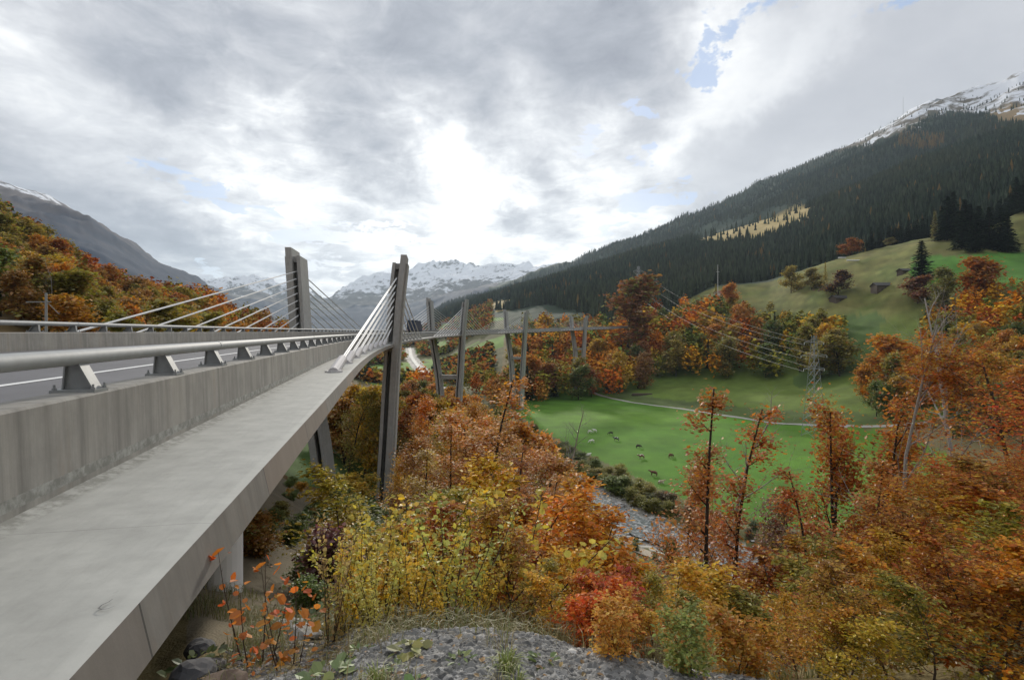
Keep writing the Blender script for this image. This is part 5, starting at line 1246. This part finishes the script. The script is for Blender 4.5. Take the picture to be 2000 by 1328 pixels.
# ------------------------------------------------------------------ vehicles on the bridge
def frame_at(s, w, z=0.):
    x, y, ph = edge(s); p = bp(s, w, z); return p, -ph
def lorry():
    s, w = 153., 8.9; p, rz = frame_at(s, w, .80); e = empty('lorry', p, rz); tag(e, 'dark blue box lorry driving away behind the nearest right pylon', 'lorry')
    navy = simple('navy_paint', (.03, .045, .085), .4); dk = simple('tyre_rubber', (.02, .02, .02), .8)
    b = MB(); b.box((0, 1.5, 2.5), (2.5, 8.0, 2.9)); b.box((0, 1.5, .95), (2.3, 8.0, .2)); b.build('cargo_box', navy, e)
    c = MB(); c.prism([(-1.2, 5.7, .7), (-1.2, 7.8, .7), (-1.2, 7.7, 1.8), (-1.2, 7.3, 3.0), (-1.2, 5.7, 3.1)], [(1.2, 5.7, .7), (1.2, 7.8, .7), (1.2, 7.7, 1.8), (1.2, 7.3, 3.0), (1.2, 5.7, 3.1)]); c.build('cab', navy, e)
    g = MB(); g.prism([(-1.0, 7.725, 1.85), (-1.0, 7.335, 2.85), (1.0, 7.335, 2.85), (1.0, 7.725, 1.85)][::-1], [(-1.0, 7.75, 1.86), (-1.0, 7.36, 2.86), (1.0, 7.36, 2.86), (1.0, 7.75, 1.86)][::-1]); g.build('windscreen', M['glass'], e)
    for yy in (-1.4, -.2, 6.7):
        for xx in (-1.0, 1.0): t = MB(); t.tube([(xx - .17, yy, .5), (xx + .17, yy, .5)], .5, 16); t.build('wheel', dk, e)
    for xx in (-1.0, 1.0): t = MB(); t.box((xx, -2.53, 1.0), (.3, .06, .14)); t.build('rear_light', simple('rear_lamp_red', (.4, .02, .02), .4), e)
lorry()
print('stage: near ok')

# ------------------------------------------------------------------ buildings
def barn(px, Y, L, W, Hh, rz, lab, wall, roof, name='barn', openings=3, z=None, cat='barn', chimney=False):
    x, y = at(px, Y); zz = (min(h1(x + a, y + b) for a in (-L / 3, L / 3) for b in (-W / 3, W / 3)) if z is None else z); e = empty(name, (x, y, zz), rz); tag(e, lab, cat)
    b = MB(); r = Hh + W * .28; t = .0
    b.prism([(-L / 2, -W / 2, -2.5), (-L / 2, W / 2, -2.5), (-L / 2, W / 2, Hh), (-L / 2, 0, r), (-L / 2, -W / 2, Hh)], [(L / 2, -W / 2, -2.5), (L / 2, W / 2, -2.5), (L / 2, W / 2, Hh), (L / 2, 0, r), (L / 2, -W / 2, Hh)])
    b.build('wall', wall, e)
    q = MB(); ov = .7; k = .28 * 2; 
    for sg in (-1, 1):
        a = [(-L / 2 - ov, sg * (W / 2 + ov), Hh + .06 - ov * k), (-L / 2 - ov, 0, r + .06), (-L / 2 - ov, 0, r + .28), (-L / 2 - ov, sg * (W / 2 + ov), Hh + .28 - ov * k)]
        q.prism(a, [(L / 2 + ov, c1, c2) for _, c1, c2 in a])
    ro = q.build('roof', roof, e)
    if chimney: c = MB(); c.box((L * .2, W * .15, r + .3), (.8, .8, 1.8)); c.build('chimney', M['plaster'], ro)
    d = MB(); d.box((-L * .18, -W / 2 - .02, 1.1), (1.8, .12, 2.2)); d.build('door', M['bark'], e)
    for i in range(openings):
        wdw = MB(); wdw.box((L * (-.02 + .17 * i), -W / 2 - .02, Hh * .62), (1.0, .12, .9)); wdw.build('window', M['glass'], e)
    return e
barn(1640, 443, 14, 8, 3.6, .15, 'weathered wooden barn with pale roof edge in the middle of the lower pasture', M['wood'], M['roofdark'])
barn(1724, 425, 14, 9, 5.0, -.1, 'larger dark wooden barn behind the bare pale tree', M['wood'], M['roofdark'])
barn(1766, 425, 8, 6, 3.2, .1, 'small dark barn left of the single dark conifer', M['wood'], M['roofdark'], openings=1)
barn(1410, 610, 16, 8, 3.4, .1, 'small house with red-brown roof at the left tip of the pasture', M['plaster'], M['roofred'], 'house', cat='house')
barn(612, 335, 20, 13, 12, -.6, 'brown gabled house just right of the left pylon', M['wood'], simple('brown_gable', (.24, .12, .08), .8), 'house', 4, cat='house', chimney=True)
ORDH = {662: 'first', 690: 'second', 705: 'third', 722: 'fourth', 745: 'fifth', 838: 'sixth', 868: 'seventh', 886: 'eighth', 905: 'ninth'}
for i, (px, Y, L) in enumerate([(705, 1250, 22), (722, 1400, 18), (745, 1150, 20), (886, 1500, 18), (905, 1650, 20), (838, 1000, 16), (662, 1500, 20), (690, 1050, 15), (868, 1300, 15)]):
    barn(px, Y, L, 11, 7, .4 * i, 'small pale house with %s roof in the distant valley, %s counted from the left' % ('dark' if i % 2 else 'red', ORDH[px]), M['plaster'], M['roofdark'] if i % 2 else M['roofred'], 'house', 3, cat='house')
x, y = at(1833, 2420); e = barn(1833, 2440, 26, 16, 12, .3, 'dark summit station building on the snowy ridge', M['steel'], M['roofdark'], 'summit_station', 2, cat='station')
# pale wrapped rows beside the barn path
for i, (px, Y, L) in enumerate([(1674, 520, 22), (1645, 560, 9)]):
    x, y = at(px, Y); m = MB(); N = 10
    for k in range(N):
        xx = -L / 2 + L * (k + .5) / N; m.tube([(xx - L / N * .48, 0, .5), (xx + L / N * .48, 0, .5)], .75, 10)
    o = m.build('bale_row', M['white']); o.location = (x, y, h1(x, y)); o.rotation_euler = (0, 0, .1); tag(o, ['long row of white wrapped bales on the pasture', 'short pale row of bales above the long one'][i], 'bales')
x, y = at(1250, 372); m = MB()
for k in range(13):
    l_, h_ = divmod(k, 5); yy = l_ * .5 + (h_ % 2) * .2
    m.tube([(-7 + R.uniform(-.8, .8), h_ * .8, .3 + l_ * .55), (5.5 + R.uniform(-2, 2), h_ * .8, .3 + l_ * .55)], .3, 8)
o = m.build('log_pile', M['wood']); o.location = (x + 2, y, h1(x, y)); tag(o, 'dark pile of logs beside the pale farm track', 'log pile')

# retaining wall of the road on the left hill
wl = empty('road_wall', (0, 0, 0)); tag(wl, 'pale concrete road wall with railing on the left hillside', 'wall')
A_ = Vector((*at(-60, 140), 0)); B_ = Vector((*at(62, 150), 0)); A_.z = Z(140, 541); B_.z = Z(150, 553); n_ = Vector((B_.y - A_.y, A_.x - B_.x, 0)).normalized() * .5
m = MB(); lo = Vector((0, 0, -4)); m.prism([A_ + n_ + lo, A_ - n_ + lo, A_ - n_, A_ + n_], [B_ + n_ + lo, B_ - n_ + lo, B_ - n_, B_ + n_]); o = m.build('wall_slab', M['plaster'], wl)
for k in range(7):
    p = A_.lerp(B_, (k + .5) / 7); m = MB(); m.box(p + Vector((0, 0, .5)), (.1, .1, 1.0)); m.build('post', M['steel'], wl)
m = MB(); m.tube([A_ + Vector((0, 0, 1)), B_ + Vector((0, 0, 1))], .05, 6); m.build('rail', M['steel'], wl)

# ------------------------------------------------------------------ poles, power masts and wires
x, y = at(90, 62); zt_ = Z(62, 572); zb_ = h1(x, y)
e = empty('wooden_pole', (x, y, zb_)); tag(e, 'wooden line pole with a slanting stay behind the far railing at the left', 'pole')
m = MB(); m.tube([(0, 0, -1), (0, 0, zt_ - zb_)], [.16, .12], 10); m.build('pole_shaft', M['steel'], e)
m = MB(); m.box((-.9, 0, zt_ - zb_ - 1.1), (3.0, .12, .12)); m.build('crossarm', M['steel'], e)
m = MB(); m.tube([(.3, 0, zt_ - zb_ - 1.3), (1.6, 0, zt_ - zb_ - 2.6)], .035, 6); m.build('stay', M['galv'], e)
x, y = at(1402, 585); m = MB(); zb_ = h1(x, y); m.tube([(0, 0, -1), (0, 0, Z(585, 517) - zb_)], [.35, .22], 8); m.box((0, 0, Z(585, 531) - zb_), (3.4, .2, .25)); o = m.build('white_pole', M['white']); o.location = (x, y, zb_); tag(o, 'tall white pole beside the red-roofed house', 'pole')
x, y = at(1764, 2480); m = MB(); zb_ = h1(x, y); m.tube([(0, 0, -2), (0, 0, Z(2480, 190) - zb_)], [.9, .5], 6); o = m.build('summit_mast', M['steel']); o.location = (x, y, zb_); tag(o, 'thin mast on the ridge below the snowy summit', 'mast')
def mast(px, Y, ytop, w0, w1, rz, lab, t=.1):
    x, y = at(px, Y); zb = h1(x, y); hh = Z(Y, ytop) - zb; e = empty('power_mast', (x, y, zb), rz); tag(e, lab, 'power mast')
    body = MB(); N = max(6, int(hh / 3.6)); wd = lambda z: (w0 + (w1 - w0) * (z / hh) ** .8) / 2
    lv = [hh * i / N for i in range(N + 1)]
    for sx, sy in ((1, 1), (1, -1), (-1, 1), (-1, -1)): body.tube([(sx * wd(z), sy * wd(z), z - (1 if i == 0 else 0)) for i, z in enumerate(lv)], t, 4)
    for a, b in zip(lv, lv[1:]):
        for s1, s2 in (((1, 1), (1, -1)), ((1, -1), (-1, -1)), ((-1, -1), (-1, 1)), ((-1, 1), (1, 1))):
            body.tube([(s1[0] * wd(a), s1[1] * wd(a), a), (s2[0] * wd(b), s2[1] * wd(b), b)], t * .55, 3, False); body.tube([(s2[0] * wd(a), s2[1] * wd(a), a), (s1[0] * wd(b), s1[1] * wd(b), b)], t * .55, 3, False)
    body.build('lattice_tower', M['steel'], e); att = []
    for k, (f, half) in enumerate(((.93, w0 * .75), (.80, w0 * 1.0), (.67, w0 * .8))):
        arm = MB(); z = hh * f
        for sg in (-1, 1):
            arm.tube([(0, wd(z), z), (sg * half, 0, z)], t * .7, 4); arm.tube([(0, -wd(z), z), (sg * half, 0, z)], t * .7, 4); arm.tube([(0, 0, z + hh * .035), (sg * half, 0, z)], t * .6, 4)
            att.append(Vector((x + math.cos(rz) * sg * half, y + math.sin(rz) * sg * half, zb + z - 1.0)))
        ao = arm.build('crossarm', M['steel'], e)
        for sg in (-1, 1): i_ = MB(); i_.tube([(sg * half, 0, z), (sg * half, 0, z - 1.0)], .1, 6); i_.build('insulator', M['white'], ao)
    return att
a1 = mast(1247, 560, 520, 8, 2.0, .3, 'lattice power mast at the front edge of the forest, the left one of two', .22)
a2 = mast(1590, 222, 655, 7.2, 1.3, .3, 'lattice power mast standing beside the meadow track, the right one of two', .11)
a3 = [Vector((x_ + 215 - 120, y_ - 110, z_ + 4)) for x_, y_, z_ in a2]
def wire(a, b, sag, r, lab, grp):
    m = MB(); m.tube([a.lerp(b, t) - Vector((0, 0, sag * 4 * t * (1 - t))) for t in np.linspace(0, 1, 22)], r, 4); o = m.build('power_wire', M['wire']); tag(o, lab, 'wire', grp)
AN = [b + ' arm, ' + a + ' end' for b in ('top', 'middle', 'lowest') for a in ('left', 'right')]
for p, q, n_ in zip(a1, a2, AN): wire(p, q, 9, .06, 'power wire sagging between the two masts from the ' + n_, 'wires between the two masts')
for p, q, n_ in zip(a2, a3, AN): wire(p, q, 3, .026, 'power wire leaving the right mast rightwards from its ' + n_, 'wires right of the right mast')

# ------------------------------------------------------------------ grazing animals
def animal_mesh(name, graze, lying=False, k=1.0):
    """one skinned body: spine, neck, head, four jointed legs, tail"""
    leg = .0 if not lying else .45
    J = {'hip': (-.72, 0, 1.12), 'mid': (0, 0, 1.05), 'chest': (.62, 0, 1.08), 'neck': (1.0, 0, 1.22 if not graze else 1.0), 'poll': (1.32, 0, 1.45 if not graze else .62), 'muz': (1.68, 0, 1.25 if not graze else .16),
         't1': (-.98, 0, 1.12), 't2': (-1.05, 0, .5)}
    Rr = {'hip': .34, 'mid': .41, 'chest': .37, 'neck': .22, 'poll': .15, 'muz': .10, 't1': .05, 't2': .035}
    E = [('hip', 'mid'), ('mid', 'chest'), ('chest', 'neck'), ('neck', 'poll'), ('poll', 'muz'), ('hip', 't1'), ('t1', 't2')]
    for s, sg in (('l', 1), ('r', -1)):
        J['sh' + s] = (.58, .2 * sg, .82); J['kn' + s] = (.62, .22 * sg, .45); J['fh' + s] = (.58, .22 * sg, .04); Rr.update({'sh' + s: .15, 'kn' + s: .075, 'fh' + s: .06}); E += [('chest', 'sh' + s), ('sh' + s, 'kn' + s), ('kn' + s, 'fh' + s)]
        J['st' + s] = (-.6, .2 * sg, .82); J['ho' + s] = (-.86, .21 * sg, .5); J['hf' + s] = (-.78, .21 * sg, .04); Rr.update({'st' + s: .19, 'ho' + s: .08, 'hf' + s: .06}); E += [('hip', 'st' + s), ('st' + s, 'ho' + s), ('ho' + s, 'hf' + s)]
        J['ea' + s] = (1.26 if not graze else 1.22, .2 * sg, 1.5 if not graze else .68); Rr['ea' + s] = .04; E += [('poll', 'ea' + s)]
    if lying:
        for q in J:
            x, y, z = J[q]
            if q[:2] in ('kn', 'fh', 'ho', 'hf'): J[q] = (x + (.3 if q[:2] == 'fh' else 0), y * 1.6, .5)
        J = {q: (a, b, c - .43) for q, (a, b, c) in J.items()}
    names = list(J); me = bpy.data.meshes.new(name); me.from_pydata([J[n] for n in names], [(names.index(a), names.index(b)) for a, b in E], [])
    o = bpy.data.objects.new(name, me); COL.objects.link(o); o.modifiers.new('skin', 'SKIN'); sub = o.modifiers.new('sub', 'SUBSURF'); sub.levels = 1
    for i, n in enumerate(names): v = me.skin_vertices[0].data[i]; v.radius = (Rr[n], Rr[n]); v.use_root = n == 'mid'
    dg = bpy.context.evaluated_depsgraph_get(); dg.update(); m2 = bpy.data.meshes.new_from_object(o.evaluated_get(dg)); bpy.data.objects.remove(o); m2.transform(Matrix.Scale(k, 4)); m2.name = name
    m2.polygons.foreach_set('use_smooth', [True] * len(m2.polygons)); return m2
def hide_mat(name, a, b, f=.5):
    m, T, out = new_mat(name); p = T.add('ShaderNodeTexCoord').outputs['Object']; n = T.noise(p, 1.5, 2, .4); principled(T, out, T.mix(T.ramp(n, [(f - .02, 0), (f + .02, 1)]), a, b), .8); return m
HM = {'w': hide_mat('white_coat', (.85, .83, .78), (.8, .77, .7)), 'd': hide_mat('dark_coat', (.03, .025, .02), (.07, .05, .04)), 'dw': hide_mat('black_and_white_coat', (.03, .03, .03), (.7, .7, .68), .52),
      'bw': hide_mat('brown_and_white_coat', (.22, .09, .05), (.68, .62, .56), .5), 'b': hide_mat('brown_coat', (.13, .06, .035), (.2, .10, .05)), 't': hide_mat('tan_coat', (.45, .36, .24), (.62, .55, .45))}
MG = animal_mesh('grazing_body', True); MS = animal_mesh('standing_body', False); ML = animal_mesh('lying_body', False, True)
for px, py, k, mt, body, rz, kind, lab in [
    (1152, 841, 1.0, 'w', MG, 0.3, 'sheep', 'white sheep, the left one of the topmost pair'), (1162, 839, .95, 'w', MS, 2.5, 'sheep', 'white sheep, the right one of the topmost pair'),
    (1156, 860, 1.05, 'w', MG, 3.3, 'sheep', 'white sheep grazing just below the topmost pair'), (1149, 885, .95, 'w', ML, 0.5, 'sheep', 'white sheep lying lowest on the left of the meadow'),
    (1193, 844, 1.0, 'd', MG, 2.9, 'cow', 'dark cow grazing farthest up the meadow'), (1204, 856, 1.1, 'dw', MS, 2.7, 'cow', 'black and white cow standing below the farthest dark cow'),
    (1247, 870, 1.0, 'd', MG, 0.2, 'cow', 'small dark cow alone in the middle of the meadow'), (1253, 891, 1.1, 'bw', MS, 3.4, 'cow', 'brown and white cow in the middle of the meadow'),
    (1310, 889, 1.1, 'b', MG, 0.6, 'cow', 'brown cow grazing left of the slender orange tree'), (1382, 914, 1.1, 'bw', MG, 3.0, 'cow', 'pinkish brown and white cow between the two slender trees'),
    (1277, 924, 1.1, 'b', MS, 2.6, 'cow', 'brown cow standing low in the meadow'), (1291, 939, 1.0, 't', ML, 0.3, 'cow', 'pale tan cow lying lowest in the meadow')]:
    Y = 42 / (py - 664) * 1000
    for _ in range(6): x, y = at(px, Y); Y = -h1(x, y) / (py + 5 - 664) * 1000
    x, y = at(px, Y); o = link(kind, body.copy(), None, (x, y, h1(x, y) - .02)); o.data.materials.append(HM[mt]); o.scale = (k,) * 3; o.rotation_euler = (0, 0, rz); tag(o, lab, kind)
print('stage: all ok')

# ------------------------------------------------------------------ labels that single out each plant by its place
LM = {
 'left': [(-200, 60, 'at the left edge'), (60, 160, 'round the wooden pole'), (160, 300, 'over the foot of the top left cable'), (300, 450, 'above the top left cable'), (450, 565, 'just left of the left pylon'), (565, 800, 'right behind the left pylon')],
 'bank': [(500, 770, 'between the nearest pier legs'), (770, 860, 'just right of the tall pier leg'), (860, 960, 'below the second pier'), (960, 1050, 'below the third pier'), (1050, 1300, 'beside the near meadow end')],
 'belt': [(900, 1060, 'left of the third pier'), (1060, 1130, 'right of the third pier'), (1130, 1210, 'round the farthest pier'), (1210, 1290, 'by the left power mast'), (1290, 1390, 'below the white pole'), (1390, 1480, 'above the middle of the track'), (1480, 1590, 'left of the right power mast'), (1590, 1800, 'right of the right power mast')],
 'clump': [(1500, 2300, 'in the clump at the right end of the pasture')],
 'right': [(1600, 1780, 'left of the pale bare tree'), (1780, 1860, 'behind the two bare trees'), (1860, 1940, 'right of the bare trees'), (1940, 2300, 'at the right edge')],
 'near': [(600, 720, 'at the left end of the shrubs'), (720, 800, 'in front of the tall pier leg'), (800, 880, 'in the middle of the shrubs'), (880, 1000, 'at the right end of the shrubs'), (1000, 1080, 'left of the red bush'), (1080, 1180, 'behind the red bush'), (1180, 1290, 'right of the red bush'), (1290, 1370, 'below the slender orange pair'),
          (1370, 1450, 'above the yellow-orange bush'), (1450, 1530, 'by the gap over the river'), (1530, 1610, 'right of the river gap'), (1610, 1690, 'below the many-stemmed orange tree'), (1690, 1780, 'left of the bare trunk foot'), (1780, 1870, 'below the pale bare trunk'), (1870, 1950, 'left of the russet beech'), (1950, 2400, 'at the right edge')]}
ORD = ['first', 'second', 'third', 'fourth', 'fifth', 'sixth', 'seventh', 'eighth', 'ninth', 'tenth', 'eleventh', 'twelfth', 'thirteenth', 'fourteenth', 'fifteenth', 'sixteenth', 'seventeenth', 'eighteenth', 'nineteenth', 'twentieth']
def region(g):
    for k, v in (('hillside', 'left'), ('far railing', 'left'), ('on the bank', 'bank'), ('second pier', 'bank'), ('beyond the meadow', 'belt'), ('mixed wood', 'right'), ('slope', 'near'), ('river', 'near'), ('saplings', 'near'), ('earth bank', 'near'), ('upright shrubs', 'near'), ('clump on', 'clump')):
        if k in g and 'forest' not in g: return v
def relabel():
    cl = {}
    for o in S.objects:
        g = o.get('group')
        if not g or o.parent or not region(g) or not o.get('label'): continue
        px = 1000 + 1000 * o.location.x / o.location.y; lm = next((t for a, b, t in LM[region(g)] if a <= px < b), 'at the right edge')
        cl.setdefault((g, lm), []).append((px, o))
    short = {'on the upper left hillside': 'high tree', 'behind the far railing on the left': 'low tree', 'on the bank below the bridge': 'bank tree', 'by the river beyond the second pier': 'distant riverside tree', 'in the belt beyond the meadow': 'belt tree', 'in the mixed wood on the right': 'mixed wood tree',
             'half way down the slope': 'young slope tree', 'willow shrubs along the river': 'riverside willow shrub', 'low shrubs on the earth bank': 'low bank shrub', 'saplings right of the yellow shrubs': 'beech sapling', 'saplings at the lower right': 'thicket sapling', 'clump on the pasture': 'spruce', 'upright shrubs at the edge of the gravel': 'upright shrub'}
    for (g, lm), v in cl.items():
        v.sort(key=lambda q: q[0]); n = len(v); col = g.split(' trees ')[0] if ' trees ' in g else g.split(' ')[0]
        kind = next((b for a, b in short.items() if g.endswith(a) or a in g), None) or ('spruce' if 'spruce' in g else 'tree')
        if 'spruce' in g: col = 'dark'
        for i, (px, o) in enumerate(v):
            base = '%s %s %s' % (col, kind, lm)
            o['label'] = base if n == 1 else base + (', %s from left' % ORD[i] if i < 20 else ', rightmost')
relabel()
# ------------------------------------------------------------------ haze
def haze():
    m = bpy.data.materials.new('valley_haze'); m.use_nodes = True; T = NT(m.node_tree); T.n.clear(); out = T.add('ShaderNodeOutputMaterial')
    v = T.add('ShaderNodeVolumePrincipled'); v.inputs['Color'].default_value = (.68, .84, 1, 1); v.inputs['Density'].default_value = HAZE_D; v.inputs['Anisotropy'].default_value = .35
    T.l.new(v.outputs[0], out.inputs['Volume'])
    mb = MB(); mb.box((0, 0, 850), (27600, 27600, 2200)); o = mb.build('haze', m); tag(o, kind='stuff', label='thin blue haze in the valley air', cat='haze')
HAZE_D = 4.6e-5
haze()
